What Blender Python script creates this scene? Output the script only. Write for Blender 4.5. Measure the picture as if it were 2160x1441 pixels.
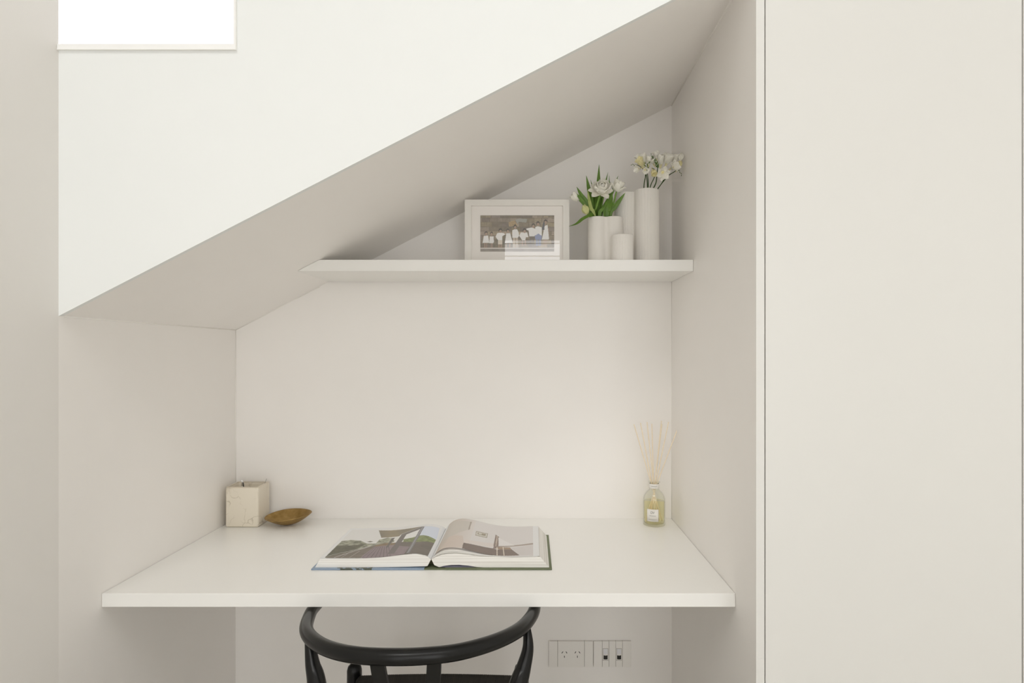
import bpy, bmesh, math, random
import numpy as np
from mathutils import Vector, Matrix

random.seed(7)
rng = np.random.default_rng(7)
scene = bpy.context.scene
for o in list(bpy.data.objects):
    bpy.data.objects.remove(o)
C = scene.collection

# ------------------------------------------------------------------ camera
F = 1300.0            # focal length in pixels of the 2160 wide frame
EYE = 1.29            # camera height
VX, VY = 1120.0, 745.0  # where the depth lines meet in the photograph
cam_d = bpy.data.cameras.new('camera')
cam = bpy.data.objects.new('camera', cam_d)
C.objects.link(cam)
cam.location = (0, 0, EYE)
cam.rotation_euler = (math.pi / 2, 0, 0)
cam_d.sensor_fit = 'HORIZONTAL'
cam_d.sensor_width = 36.0
cam_d.lens = 36.0 * F / 2160.0
cam_d.shift_x = -(VX - 1080.0) / 2160.0
cam_d.shift_y = (VY - 720.5) / 2160.0
cam_d.clip_start = 0.02
scene.camera = cam

# ------------------------------------------------------------------ world, sun, exposure
SKY = 6.0
world = bpy.data.worlds.new('sky')
scene.world = world
world.use_nodes = True
wn = world.node_tree.nodes
wn['Background'].inputs['Color'].default_value = (1.0, 0.995, 0.985, 1)
wn['Background'].inputs['Strength'].default_value = SKY

sun_d = bpy.data.lights.new('sun', 'SUN')
sun_d.energy = 0.70
sun_d.angle = math.radians(11)
sun_d.color = (1.0, 0.97, 0.92)
sun = bpy.data.objects.new('sun', sun_d)
C.objects.link(sun)
sun.location = (0, -3, 6)
sun.rotation_euler = Vector((0.15, 0.64, -0.77)).to_track_quat('-Z', 'Y').to_euler()

def portal(name, loc, rot, sx, sy):
    d = bpy.data.lights.new(name, 'AREA')
    d.shape = 'RECTANGLE'
    d.size, d.size_y = sx, sy
    d.cycles.is_portal = True
    o = bpy.data.objects.new(name, d)
    C.objects.link(o)
    o.location = loc
    o.rotation_euler = rot
    return o

vs = scene.view_settings
vs.view_transform = 'Standard'
vs.look = 'None'
vs.gamma = 1.0
vs.use_curve_mapping = False
vs.exposure = -0.90
scene.cycles.transparent_max_bounces = 24
scene.cycles.max_bounces = 12
scene.cycles.diffuse_bounces = 9
scene.cycles.use_light_tree = False
scene.cycles.use_adaptive_sampling = True
scene.cycles.adaptive_threshold = 0.03

# ------------------------------------------------------------------ dimensions of the place
DB = 2.0422                 # back wall of the nook
DF = 1.2772                 # front plane of the bulkhead, side panel and wardrobe doors
DD = 1.4045                 # front edge of the desk
DS = 1.768                  # front edge of the shelf
XL, XR = -0.979, 0.4666     # nook side walls
DESK_Z, DESK_T = 0.742, 0.031
SH_Z0, SH_Z1 = 1.5255, 1.558
CEIL = 5.4                  # unseen ceiling, raised so that high sunlight reaches the nook
WARD = 2.7                  # top of the wardrobe
REAR = -2.2
def slope(x): return 1.367 + 0.5153 * (x - XL)

def P(px, py, d):
    return Vector(((px - VX) * d / F, d, EYE - (py - VY) * d / F))

# ------------------------------------------------------------------ materials
def lin(c):
    c = c / 255.0
    return c / 12.92 if c <= 0.04045 else ((c + 0.055) / 1.055) ** 2.4
def S(r, g, b): return (lin(r), lin(g), lin(b))

def base_mat(name):
    m = bpy.data.materials.new(name)
    m.use_nodes = True
    nt = m.node_tree
    return m, nt, nt.nodes['Principled BSDF'], nt.nodes, nt.links

def mat(name, col, rough=0.5, metal=0.0, spec=0.5, var=0.0, scale=40.0, bump=0.0, bscale=300.0, aniso=None):
    """plain surface with a little procedural colour variation and fine relief"""
    m, nt, b, N, L = base_mat(name)
    b.inputs['Roughness'].default_value = rough
    b.inputs['Metallic'].default_value = metal
    b.inputs['Specular IOR Level'].default_value = spec
    tc = N.new('ShaderNodeTexCoord')
    if var > 0:
        n = N.new('ShaderNodeTexNoise')
        n.inputs['Scale'].default_value = scale
        n.inputs['Detail'].default_value = 4
        L.new(tc.outputs['Object'], n.inputs['Vector'])
        r = N.new('ShaderNodeMix'); r.data_type = 'RGBA'
        r.inputs['A'].default_value = tuple(max(0, c * (1 - var)) for c in col) + (1,)
        r.inputs['B'].default_value = tuple(min(1, c * (1 + var)) for c in col) + (1,)
        L.new(n.outputs['Fac'], r.inputs['Factor'])
        L.new(r.outputs['Result'], b.inputs['Base Color'])
    else:
        b.inputs['Base Color'].default_value = tuple(col) + (1,)
    if bump > 0:
        n2 = N.new('ShaderNodeTexNoise')
        n2.inputs['Scale'].default_value = bscale
        n2.inputs['Detail'].default_value = 2
        if aniso:
            mp = N.new('ShaderNodeMapping')
            mp.inputs['Scale'].default_value = aniso
            L.new(tc.outputs['Object'], mp.inputs['Vector'])
            L.new(mp.outputs['Vector'], n2.inputs['Vector'])
        else:
            L.new(tc.outputs['Object'], n2.inputs['Vector'])
        bp = N.new('ShaderNodeBump')
        bp.inputs['Strength'].default_value = bump
        bp.inputs['Distance'].default_value = 0.001
        L.new(n2.outputs['Fac'], bp.inputs['Height'])
        L.new(bp.outputs['Normal'], b.inputs['Normal'])
    return m

def glass_mat(name, tint=(1, 1, 1), ior=1.5, rough=0.0):
    """clear sheet: see-through with a Fresnel reflection"""
    m, nt, b, N, L = base_mat(name)
    N.remove(b)
    out = N['Material Output']
    tr = N.new('ShaderNodeBsdfTransparent'); tr.inputs['Color'].default_value = tuple(tint) + (1,)
    gl = N.new('ShaderNodeBsdfGlossy'); gl.inputs['Roughness'].default_value = rough
    # Schlick reflectance, the same from either side of the sheet
    f0 = ((ior - 1) / (ior + 1)) ** 2
    lw = N.new('ShaderNodeLayerWeight'); lw.inputs['Blend'].default_value = 0.5
    pw = N.new('ShaderNodeMath'); pw.operation = 'POWER'; pw.inputs[1].default_value = 5.0
    L.new(lw.outputs['Facing'], pw.inputs[0])
    fr = N.new('ShaderNodeMath'); fr.operation = 'MULTIPLY_ADD'; fr.inputs[1].default_value = 1 - f0; fr.inputs[2].default_value = f0
    L.new(pw.outputs[0], fr.inputs[0])
    mx = N.new('ShaderNodeMixShader')
    L.new(fr.outputs[0], mx.inputs[0]); L.new(tr.outputs[0], mx.inputs[1]); L.new(gl.outputs[0], mx.inputs[2])
    L.new(mx.outputs[0], out.inputs['Surface'])
    return m

def print_mat(name, rough=0.35):
    """flat print: colours stored in the sheet's own colour layer"""
    m, nt, b, N, L = base_mat(name)
    a = N.new('ShaderNodeAttribute'); a.attribute_name = 'print'
    L.new(a.outputs['Color'], b.inputs['Base Color'])
    b.inputs['Roughness'].default_value = rough
    return m

M = {}
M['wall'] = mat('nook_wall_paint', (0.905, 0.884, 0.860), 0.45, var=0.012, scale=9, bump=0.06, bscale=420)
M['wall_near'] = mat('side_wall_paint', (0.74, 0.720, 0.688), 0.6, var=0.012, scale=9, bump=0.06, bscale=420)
M['bulkhead'] = mat('bulkhead_white_paint', (0.85, 0.87, 0.865), 0.6, var=0.008, scale=7, bump=0.05, bscale=420)
M['joinery'] = mat('white_satin_joinery', (0.88, 0.875, 0.85), 0.30, var=0.008, scale=8, bump=0.02, bscale=500)
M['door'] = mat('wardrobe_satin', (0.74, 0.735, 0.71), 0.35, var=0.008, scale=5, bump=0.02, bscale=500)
M['caulk'] = mat('white_caulk', (0.87, 0.85, 0.81), 0.5, var=0.01, scale=60)
M['ceil'] = mat('ceiling_paint', (0.88, 0.87, 0.85), 0.7, var=0.01, scale=8)
M['floor'] = mat('oak_floor', (0.58, 0.55, 0.50), 0.45, var=0.2, scale=6, bump=0.1, bscale=60, aniso=(1, 12, 1))
M['room'] = mat('room_paint', (0.88, 0.87, 0.85), 0.7, var=0.01, scale=8)
M['winframe'] = mat('window_frame_enamel', (0.93, 0.93, 0.92), 0.35, var=0.005, scale=50)
M['pane'] = glass_mat('window_glass', (0.66, 0.66, 0.66), 1.35)
M['slat'] = mat('blind_slat', (0.85, 0.84, 0.8), 0.5, var=0.02, scale=30)
M['chair'] = mat('black_lacquered_wood', (0.006, 0.006, 0.0055), 0.27, spec=0.30, var=0.25, scale=30, bump=0.05, bscale=160, aniso=(1, 1, 1))
M['splat'] = mat('black_stained_splat', (0.008, 0.0075, 0.006), 0.45, spec=0.25, var=0.25, scale=50, bump=0.08, bscale=260)
M['cord'] = mat('black_paper_cord', (0.020, 0.017, 0.013), 0.75, var=0.4, scale=220, bump=0.3, bscale=900)
M['plate'] = mat('outlet_plastic', (0.87, 0.85, 0.815), 0.40, var=0.01, scale=90)
M['slot'] = mat('dark_slot', (0.015, 0.014, 0.012), 0.6, var=0.2, scale=200)
M['gap'] = mat('plate_backing', (0.25, 0.23, 0.2), 0.7, var=0.1, scale=200)
M['carcass'] = mat('wardrobe_carcass', (0.10, 0.09, 0.075), 0.8, var=0.1, scale=20)
M['flap'] = mat('port_flap_plastic', (0.80, 0.80, 0.83), 0.35, var=0.01, scale=90)
M['frame'] = mat('white_frame_wood', (0.82, 0.80, 0.76), 0.4, var=0.02, scale=60, bump=0.03, bscale=300)
M['mount'] = mat('mount_board', (0.93, 0.895, 0.86), 0.8, var=0.01, scale=120)
M['photo'] = print_mat('photographic_print', 0.5)
M['photo_glass'] = glass_mat('picture_glass', (1, 1, 1), 2.05)
M['vase'] = mat('white_bisque_ceramic', (0.83, 0.805, 0.765), 0.7, var=0.015, scale=60, bump=0.05, bscale=500)
M['page'] = print_mat('printed_page', 0.4)
M['paper'] = mat('page_paper', (0.86, 0.845, 0.81), 0.6, var=0.02, scale=50)
M['cover_green'] = mat('green_cloth_board', S(104, 112, 84), 0.6, var=0.1, scale=300, bump=0.1, bscale=1500)
M['cover_dark'] = mat('dark_green_spine_lining', S(104, 100, 70), 0.7, var=0.15, scale=300)
M['endpaper'] = mat('lilac_endpaper', S(180, 178, 200), 0.6, var=0.05, scale=100)
M['reed'] = mat('pale_rattan', S(244, 230, 206), 0.7, var=0.08, scale=200, bump=0.1, bscale=900)
M['bottle'] = glass_mat('bottle_glass', (0.985, 0.99, 0.975), 1.42)
M['liquid'] = glass_mat('diffuser_oil', (0.970, 0.946, 0.80), 1.12)
M['label'] = mat('white_label_paper', (0.86, 0.84, 0.80), 0.6, var=0.01, scale=200)
M['ink'] = mat('grey_label_ink', (0.30, 0.29, 0.27), 0.6, var=0.05, scale=300)
M['stem'] = mat('tulip_stem_green', S(112, 150, 58), 0.45, var=0.2, scale=90)
M['leaf'] = mat('tulip_leaf_green', S(92, 128, 40), 0.42, var=0.35, scale=70, bump=0.2, bscale=400, aniso=(3, 3, 0.3))
M['leaf_pale'] = mat('young_leaf_green', S(172, 186, 110), 0.45, var=0.2, scale=90)
M['petal'] = mat('cream_white_petal', (0.86, 0.845, 0.76), 0.55, var=0.06, scale=120, bump=0.1, bscale=400)
M['petal_bud'] = mat('green_tinged_bud_petal', S(206, 208, 150), 0.5, var=0.2, scale=90)
M['fstem'] = mat('freesia_stem_green', S(60, 84, 38), 0.5, var=0.25, scale=110)
M['fbud'] = mat('freesia_bud_green', S(84, 112, 44), 0.5, var=0.3, scale=160)
M['fpetal'] = mat('freesia_white_petal', (0.88, 0.865, 0.79), 0.55, var=0.05, scale=160)
M['fyellow'] = mat('freesia_yellow_petal', S(238, 231, 184), 0.55, var=0.12, scale=160)
M['throat'] = mat('freesia_golden_throat', S(205, 165, 70), 0.6, var=0.2, scale=160)
M['chrome'] = mat('pen_chrome', (0.80, 0.80, 0.80), 0.2, metal=1.0, var=0.02, scale=90)
M['steel'] = mat('dull_steel', (0.30, 0.29, 0.28), 0.4, metal=0.6, var=0.05, scale=90)
M['pen_black'] = mat('pen_black', (0.03, 0.03, 0.03), 0.35, var=0.1, scale=90)
M['pen_white'] = mat('pen_white', (0.82, 0.82, 0.80), 0.35, var=0.02, scale=90)

def brass_mat():
    m, nt, b, N, L = base_mat('brushed_brass')
    tc = N.new('ShaderNodeTexCoord')
    n = N.new('ShaderNodeTexNoise'); n.inputs['Scale'].default_value = 45; n.inputs['Detail'].default_value = 6
    L.new(tc.outputs['Object'], n.inputs['Vector'])
    r = N.new('ShaderNodeValToRGB')
    r.color_ramp.elements[0].color = S(140, 112, 62) + (1,); r.color_ramp.elements[0].position = 0.3
    r.color_ramp.elements[1].color = S(184, 154, 98) + (1,); r.color_ramp.elements[1].position = 0.75
    L.new(n.outputs['Fac'], r.inputs['Fac']); L.new(r.outputs['Color'], b.inputs['Base Color'])
    b.inputs['Metallic'].default_value = 0.75; b.inputs['Roughness'].default_value = 0.42
    bp = N.new('ShaderNodeBump'); bp.inputs['Strength'].default_value = 0.15; bp.inputs['Distance'].default_value = 0.001
    L.new(n.outputs['Fac'], bp.inputs['Height']); L.new(bp.outputs['Normal'], b.inputs['Normal'])
    return m
M['brass'] = brass_mat()

def marble_mat():
    m, nt, b, N, L = base_mat('cream_marble')
    tc = N.new('ShaderNodeTexCoord')
    n1 = N.new('ShaderNodeTexNoise'); n1.inputs['Scale'].default_value = 14; n1.inputs['Detail'].default_value = 3
    L.new(tc.outputs['Object'], n1.inputs['Vector'])
    ad = N.new('ShaderNodeVectorMath'); ad.operation = 'MULTIPLY_ADD'
    ad.inputs[1].default_value = (0.10, 0.10, 0.10)
    L.new(n1.outputs['Color'], ad.inputs[0]); L.new(tc.outputs['Object'], ad.inputs[2])
    v = N.new('ShaderNodeTexVoronoi'); v.feature = 'DISTANCE_TO_EDGE'; v.inputs['Scale'].default_value = 17
    L.new(ad.outputs[0], v.inputs['Vector'])
    r = N.new('ShaderNodeValToRGB')
    r.color_ramp.elements[0].position = 0.0; r.color_ramp.elements[0].color = S(196, 186, 166) + (1,)
    r.color_ramp.elements[1].position = 0.03; r.color_ramp.elements[1].color = S(232, 224, 208) + (1,)
    L.new(v.outputs['Distance'], r.inputs['Fac'])
    n2 = N.new('ShaderNodeTexNoise'); n2.inputs['Scale'].default_value = 22; n2.inputs['Detail'].default_value = 3
    L.new(tc.outputs['Object'], n2.inputs['Vector'])
    r2 = N.new('ShaderNodeValToRGB')
    r2.color_ramp.elements[0].position = 0.45; r2.color_ramp.elements[1].position = 0.62
    mx = N.new('ShaderNodeMix'); mx.data_type = 'RGBA'
    mx.inputs['A'].default_value = S(232, 224, 208) + (1,)
    L.new(n2.outputs['Fac'], r2.inputs['Fac']); L.new(r2.outputs['Color'], mx.inputs['Factor'])
    L.new(r.outputs['Color'], mx.inputs['B']); L.new(mx.outputs['Result'], b.inputs['Base Color'])
    b.inputs['Roughness'].default_value = 0.4
    return m
M['marble'] = marble_mat()

def page_edge_mat():
    m, nt, b, N, L = base_mat('page_edges')
    tc = N.new('ShaderNodeTexCoord')
    mp = N.new('ShaderNodeMapping'); mp.inputs['Scale'].default_value = (2.0, 2.0, 420)
    n = N.new('ShaderNodeTexNoise'); n.inputs['Scale'].default_value = 1.0; n.inputs['Detail'].default_value = 4
    L.new(tc.outputs['Object'], mp.inputs['Vector']); L.new(mp.outputs['Vector'], n.inputs['Vector'])
    r = N.new('ShaderNodeValToRGB')
    r.color_ramp.elements[0].position = 0.33; r.color_ramp.elements[0].color = (0.66, 0.635, 0.59, 1)
    r.color_ramp.elements[1].position = 0.55; r.color_ramp.elements[1].color = (0.86, 0.845, 0.81, 1)
    L.new(n.outputs['Fac'], r.inputs['Fac']); L.new(r.outputs['Color'], b.inputs['Base Color'])
    b.inputs['Roughness'].default_value = 0.7
    return m
M['edges'] = page_edge_mat()

def jacket_mat():
    m, nt, b, N, L = base_mat('blue_dust_jacket')
    tc = N.new('ShaderNodeTexCoord')
    sx = N.new('ShaderNodeSeparateXYZ'); L.new(tc.outputs['Object'], sx.inputs[0])
    n = N.new('ShaderNodeTexNoise'); n.inputs['Scale'].default_value = 90; n.inputs['Detail'].default_value = 5
    L.new(tc.outputs['Object'], n.inputs['Vector'])
    # printed trees occupy one stretch of the jacket (local x about -0.24 .. -0.16)
    a = N.new('ShaderNodeMath'); a.operation = 'ADD'; a.inputs[1].default_value = 0.195
    L.new(sx.outputs['X'], a.inputs[0])
    ab = N.new('ShaderNodeMath'); ab.operation = 'ABSOLUTE'; L.new(a.outputs[0], ab.inputs[0])
    lt = N.new('ShaderNodeMath'); lt.operation = 'LESS_THAN'; lt.inputs[1].default_value = 0.045; L.new(ab.outputs[0], lt.inputs[0])
    gt = N.new('ShaderNodeMath'); gt.operation = 'GREATER_THAN'; gt.inputs[1].default_value = 0.46; L.new(n.outputs['Fac'], gt.inputs[0])
    mu = N.new('ShaderNodeMath'); mu.operation = 'MULTIPLY'; L.new(lt.outputs[0], mu.inputs[0]); L.new(gt.outputs[0], mu.inputs[1])
    mx = N.new('ShaderNodeMix'); mx.data_type = 'RGBA'
    mx.inputs['A'].default_value = S(138, 156, 178) + (1,); mx.inputs['B'].default_value = S(70, 78, 66) + (1,)
    L.new(mu.outputs[0], mx.inputs['Factor']); L.new(mx.outputs['Result'], b.inputs['Base Color'])
    b.inputs['Roughness'].default_value = 0.35
    return m
M['jacket'] = jacket_mat()

# ------------------------------------------------------------------ object helpers
BASE = {}   # world position of each thing's / part's origin

def tag(o, label=None, cat=None, group=None, kind=None):
    if label: o['label'] = label
    if cat: o['category'] = cat
    if group: o['group'] = group
    if kind: o['kind'] = kind
    return o

def thing(name, loc, label, cat, group=None):
    o = bpy.data.objects.new(name, None)
    o.empty_display_size = 0.05
    C.objects.link(o)
    o.location = loc
    BASE[o] = Vector(loc)
    return tag(o, label, cat, group)

def link(name, me, m, parent=None, origin=None):
    """link mesh whose vertices are in world coordinates; its origin is that of the parent thing (or `origin`)"""
    o = bpy.data.objects.new(name, me)
    C.objects.link(o)
    if m is not None:
        me.materials.append(m)
    if parent is not None:
        off = BASE[parent]
        o.parent = parent
    else:
        off = Vector(origin) if origin is not None else Vector((0, 0, 0))
        o.location = off
    me.transform(Matrix.Translation(-off))
    BASE[o] = off
    return o

def mesh(name, verts, faces, m, parent=None, smooth=False, origin=None):
    me = bpy.data.meshes.new(name)
    me.from_pydata([tuple(v) for v in verts], [], faces)
    me.validate(clean_customdata=False)
    if smooth:
        me.polygons.foreach_set('use_smooth', [True] * len(me.polygons))
    me.update()
    return link(name, me, m, parent, origin)

def from_bm(name, bm, m, parent=None, smooth=False, origin=None):
    bmesh.ops.recalc_face_normals(bm, faces=bm.faces)
    me = bpy.data.meshes.new(name)
    bm.to_mesh(me); bm.free()
    if smooth:
        me.polygons.foreach_set('use_smooth', [True] * len(me.polygons))
    return link(name, me, m, parent, origin)

def bm_box(bm, lo, hi, bevel=0.0, seg=2):
    r = bmesh.ops.create_cube(bm, size=1.0)
    vs_ = r['verts']
    for v in vs_:
        v.co = Vector([(lo[i] + hi[i]) / 2 + v.co[i] * (hi[i] - lo[i]) for i in range(3)])
    if bevel > 0:
        es = list({e for v in vs_ for e in v.link_edges})
        bmesh.ops.bevel(bm, geom=es, offset=bevel, segments=seg, profile=0.5, affect='EDGES')

def box(name, lo, hi, m, parent=None, bevel=0.0, origin=None, seg=2):
    bm = bmesh.new()
    bm_box(bm, lo, hi, bevel, seg)
    return from_bm(name, bm, m, parent, origin=origin)

def bm_prism(bm, poly, axis, a, b):
    """polygon in the two other axes, extruded along axis from a to b"""
    def mk(p, t):
        if axis == 'y': return (p[0], t, p[1])
        if axis == 'x': return (t, p[0], p[1])
        return (p[0], p[1], t)
    A = [bm.verts.new(mk(p, a)) for p in poly]
    B = [bm.verts.new(mk(p, b)) for p in poly]
    n = len(poly)
    bm.faces.new(A); bm.faces.new(B[::-1])
    for i in range(n):
        bm.faces.new((A[i], B[i], B[(i + 1) % n], A[(i + 1) % n]))

def prism(name, poly, axis, a, b, m, parent=None, bevel=0.0, origin=None):
    bm = bmesh.new()
    bm_prism(bm, poly, axis, a, b)
    if bevel > 0:
        bmesh.ops.bevel(bm, geom=list(bm.edges), offset=bevel, segments=2, profile=0.5, affect='EDGES')
    return from_bm(name, bm, m, parent, origin=origin)

def catmull(pts, n=6):
    pts = [Vector(p) for p in pts]
    if len(pts) == 2:
        return [pts[0].lerp(pts[1], i / n) for i in range(n + 1)]
    out = []
    for i in range(len(pts) - 1):
        p0 = pts[i - 1] if i > 0 else pts[0] * 2 - pts[1]
        p1, p2 = pts[i], pts[i + 1]
        p3 = pts[i + 2] if i + 2 < len(pts) else pts[-1] * 2 - pts[-2]
        for k in range(n):
            t = k / n
            out.append(0.5 * ((2 * p1) + (-p0 + p2) * t + (2 * p0 - 5 * p1 + 4 * p2 - p3) * t * t + (-p0 + 3 * p1 - 3 * p2 + p3) * t ** 3))
    out.append(pts[-1])
    return out

def lerp_list(vals, n):
    """resample a list of numbers to n samples"""
    return list(np.interp(np.linspace(0, len(vals) - 1, n), range(len(vals)), vals))

def frames(path):
    T = []
    for i in range(len(path)):
        a = path[max(0, i - 1)]; b = path[min(len(path) - 1, i + 1)]
        T.append((b - a).normalized())
    up = Vector((0, 0, 1)) if abs(T[0].z) < 0.9 else Vector((0, 1, 0))
    nrm = (up - T[0] * up.dot(T[0])).normalized()
    out = []
    for t in T:
        nrm = (nrm - t * nrm.dot(t)).normalized()
        out.append((t, nrm, t.cross(nrm)))
    return out

def tube_geo(pts, radii, seg=12, sub=6, rounded=True, sx=1.0, sy=1.0):
    path = catmull(pts, sub)
    rad = lerp_list(radii, len(path))
    if rounded:   # hemispherical ends
        t0 = (path[0] - path[1]).normalized(); t1 = (path[-1] - path[-2]).normalized()
        a, b = path[0].copy(), path[-1].copy()
        ra, rb = rad[0], rad[-1]
        for k in (0.5, 0.85, 0.99):
            path.insert(0, a + t0 * ra * k); rad.insert(0, ra * math.sqrt(1 - k * k))
            path.append(b + t1 * rb * k); rad.append(rb * math.sqrt(1 - k * k))
    fr = frames(path)
    V, Fc = [], []
    for p, r, (t, n, bnm) in zip(path, rad, fr):
        for k in range(seg):
            an = 2 * math.pi * k / seg
            V.append(p + n * (r * sx * math.cos(an)) + bnm * (r * sy * math.sin(an)))
    for i in range(len(path) - 1):
        for k in range(seg):
            a = i * seg + k; b = i * seg + (k + 1) % seg
            Fc.append((a, b, b + seg, a + seg))
    Fc.append(tuple(range(seg))[::-1])
    Fc.append(tuple((len(path) - 1) * seg + k for k in range(seg)))
    return V, Fc

def tube(name, pts, radii, m, parent=None, seg=12, sub=6, rounded=True, sx=1.0, sy=1.0, origin=None):
    V, Fc = tube_geo(pts, radii, seg, sub, rounded, sx, sy)
    return mesh(name, V, Fc, m, parent, True, origin)

def join_geo(parts):
    V, Fc = [], []
    for v, f in parts:
        o = len(V)
        V += list(v)
        Fc += [tuple(i + o for i in q) for q in f]
    return V, Fc

def lathe_geo(profile, center, seg=48, caps=False):
    V, Fc = [], []
    n = len(profile)
    for r, z in profile:
        for k in range(seg):
            a = 2 * math.pi * k / seg
            V.append((center[0] + r * math.cos(a), center[1] + r * math.sin(a), center[2] + z))
    for i in range(n - 1):
        for k in range(seg):
            a = i * seg + k; b = i * seg + (k + 1) % seg
            Fc.append((a, b, b + seg, a + seg))
    if caps:
        Fc.append(tuple(range(seg))[::-1]); Fc.append(tuple((n - 1) * seg + k for k in range(seg)))
    return V, Fc

def lathe(name, profile, center, m, parent=None, seg=48, smooth=True, caps=False):
    V, Fc = lathe_geo(profile, center, seg, caps)
    return mesh(name, V, Fc, m, parent, smooth)

def sharp(o, deg=35):
    me = o.data
    me.polygons.foreach_set('use_smooth', [True] * len(me.polygons))
    bm = bmesh.new(); bm.from_mesh(me)
    for e in bm.edges:
        e.smooth = not (len(e.link_faces) == 2 and e.calc_face_angle(0) > math.radians(deg))
    bm.to_mesh(me); bm.free()
    return o

# ------------------------------------------------------------------ large structure
def structure(o): o['kind'] = 'structure'; return o

structure(box('floor', (-2.6, REAR - 0.1, -0.05), (2.8, 2.2, 0), M['floor']))
# back wall of the nook, cut to the slope
structure(prism('wall_back', [(XL - 0.1, 0), (XR + 0.02, 0), (XR + 0.02, slope(XR) + 0.04), (XL - 0.1, slope(XL) + 0.01)], 'y', DB, DB + 0.1, M['wall']))
structure(prism('wall_left', [(DF, 0), (DB, 0), (DB, slope(XL) + 0.03), (DF + 0.02, slope(XL) + 0.03), (DF, slope(XL))], 'x', XL - 0.1, XL, M['wall']))
# the side wall of the room, splayed outwards from the nook's front corner
nx0, nx1 = XL, XL - 0.25 * (DF - REAR)
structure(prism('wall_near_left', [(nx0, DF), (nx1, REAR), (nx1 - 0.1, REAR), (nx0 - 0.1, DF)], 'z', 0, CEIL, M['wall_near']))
structure(box('wall_right', (XR, DF, 0), (XR + 0.0167, DB, CEIL), M['wall'], bevel=0.0006))
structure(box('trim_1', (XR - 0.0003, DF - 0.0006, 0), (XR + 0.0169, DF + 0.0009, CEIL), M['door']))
# sloping underside of the stairs and the bulkhead's front face with the window opening
structure(prism('ceiling_sloped', [(XL, slope(XL)), (XR, slope(XR)), (XR, slope(XR) + 0.06), (XL, slope(XL) + 0.06)], 'y', DF + 0.012, DB, M['wall']))
WX, WZ = -0.6098, 1.9175
structure(prism('wall_front', [(XL, slope(XL)), (XR, slope(XR)), (XR, CEIL), (XL, CEIL), (XL, 2.62), (WX, 2.62), (WX, WZ), (XL, WZ)], 'y', DF, DF + 0.012, M['bulkhead']))
# caulk beads in the corners
def bead(name, a, b, r=0.0022):
    return structure(tube(name, [a, b], [r, r], M['caulk'], seg=6, sub=1, rounded=False))
bead('trim_2', (XL, DB, DESK_Z), (XL, DB, slope(XL)), 0.0026)
bead('trim_3', (XR, DF + 0.02, slope(XR)), (XR, DB, slope(XR)), 0.0030)
bead('trim_4', (XL, DB, slope(XL)), (-0.70, DB, slope(-0.70)), 0.0022)
bead('trim_5', (XR, DB, DESK_Z), (XR, DB, SH_Z0), 0.0018)
bead('trim_6', (XL, DF + 0.015, slope(XL)), (XL, DB, slope(XL)), 0.0020)

# upper window in the bulkhead
w1 = bpy.data.objects.new('window_1', None); C.objects.link(w1); w1.location = (XL, DF, WZ); BASE[w1] = Vector(w1.location); structure(w1)
bm = bmesh.new()
bm_box(bm, (XL, DF - 0.004, WZ), (WX, DF + 0.02, WZ + 0.0115))
bm_box(bm, (WX - 0.0048, DF - 0.004, WZ + 0.0115), (WX, DF + 0.02, 2.62))
bm_box(bm, (XL, DF - 0.004, 2.60), (WX - 0.0048, DF + 0.02, 2.62))
from_bm('window_frame', bm, M['winframe'], w1)
bm = bmesh.new()
bm_box(bm, (XL, DF - 0.0052, WZ - 0.0008), (WX + 0.0008, DF + 0.001, WZ + 0.0006))
bm_box(bm, (WX - 0.0006, DF - 0.0052, WZ + 0.0006), (WX + 0.0008, DF + 0.001, 2.62))
from_bm('glazing_bead', bm, M['joinery'], w1)
box('pane', (XL, DF + 0.008, WZ + 0.0115), (WX - 0.0048, DF + 0.010, 2.60), M['pane'], w1)

# room behind the camera: all openings but the blind window are added for light
RY = -1.40        # roof opening added for sun and sky, from here to the rear wall
structure(box('ceiling', (-2.6, RY, CEIL), (2.8, DF + 0.1, CEIL + 0.1), M['ceil']))
rw = bpy.data.objects.new('added_roof_opening', None); C.objects.link(rw); rw.location = (0, REAR, CEIL); BASE[rw] = Vector(rw.location); structure(rw)
bm = bmesh.new()
for x in (-1.3, 0.0, 1.3): bm_box(bm, (x, REAR, CEIL + 0.02), (x + 0.04, RY, CEIL + 0.08))
from_bm('window_frame', bm, M['winframe'], rw)
portal('added_roof_portal', (0.1, (REAR + RY) / 2, CEIL + 0.11), (0, 0, 0), 5.4, RY - REAR + 0.1)
HZ = 4.70         # sill of the high opening added over the rear wall for light
portal('added_high_portal', (0.1, REAR - 0.11, (HZ + CEIL) / 2), (math.pi / 2, 0, 0), 5.4, CEIL - HZ)

# rear wall: blind window (x -0.26..0.28) and unseen openings added either side
BX0, BX1, BZ0, BZ1 = -0.276, 0.302, 0.95, 2.412
GX0, GX1, GZ1 = 0.50, 1.55, 2.30
LX0, LX1, LZ1 = -1.20, -0.64, 2.30
bm = bmesh.new()
y0, y1 = REAR - 0.1, REAR
bm_box(bm, (-2.6, y0, 0), (LX0, y1, HZ)); bm_box(bm, (LX0, y0, LZ1), (LX1, y1, HZ)); bm_box(bm, (LX1, y0, 0), (BX0, y1, HZ))
bm_box(bm, (BX0, y0, 0), (BX1, y1, BZ0)); bm_box(bm, (BX0, y0, BZ1), (BX1, y1, HZ))
bm_box(bm, (BX1, y0, 0), (GX0, y1, HZ))
bm_box(bm, (GX0, y0, GZ1), (GX1, y1, HZ))
bm_box(bm, (GX1, y0, 0), (2.8, y1, HZ))
structure(from_bm('wall_rear', bm, M['room']))
structure(box('wall_room_right', (2.6, REAR, 0), (2.8, DF, CEIL), M['room']))
w3 = bpy.data.objects.new('window_3', None); C.objects.link(w3); w3.location = (BX0, REAR, BZ0); BASE[w3] = Vector(w3.location); structure(w3)
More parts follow.
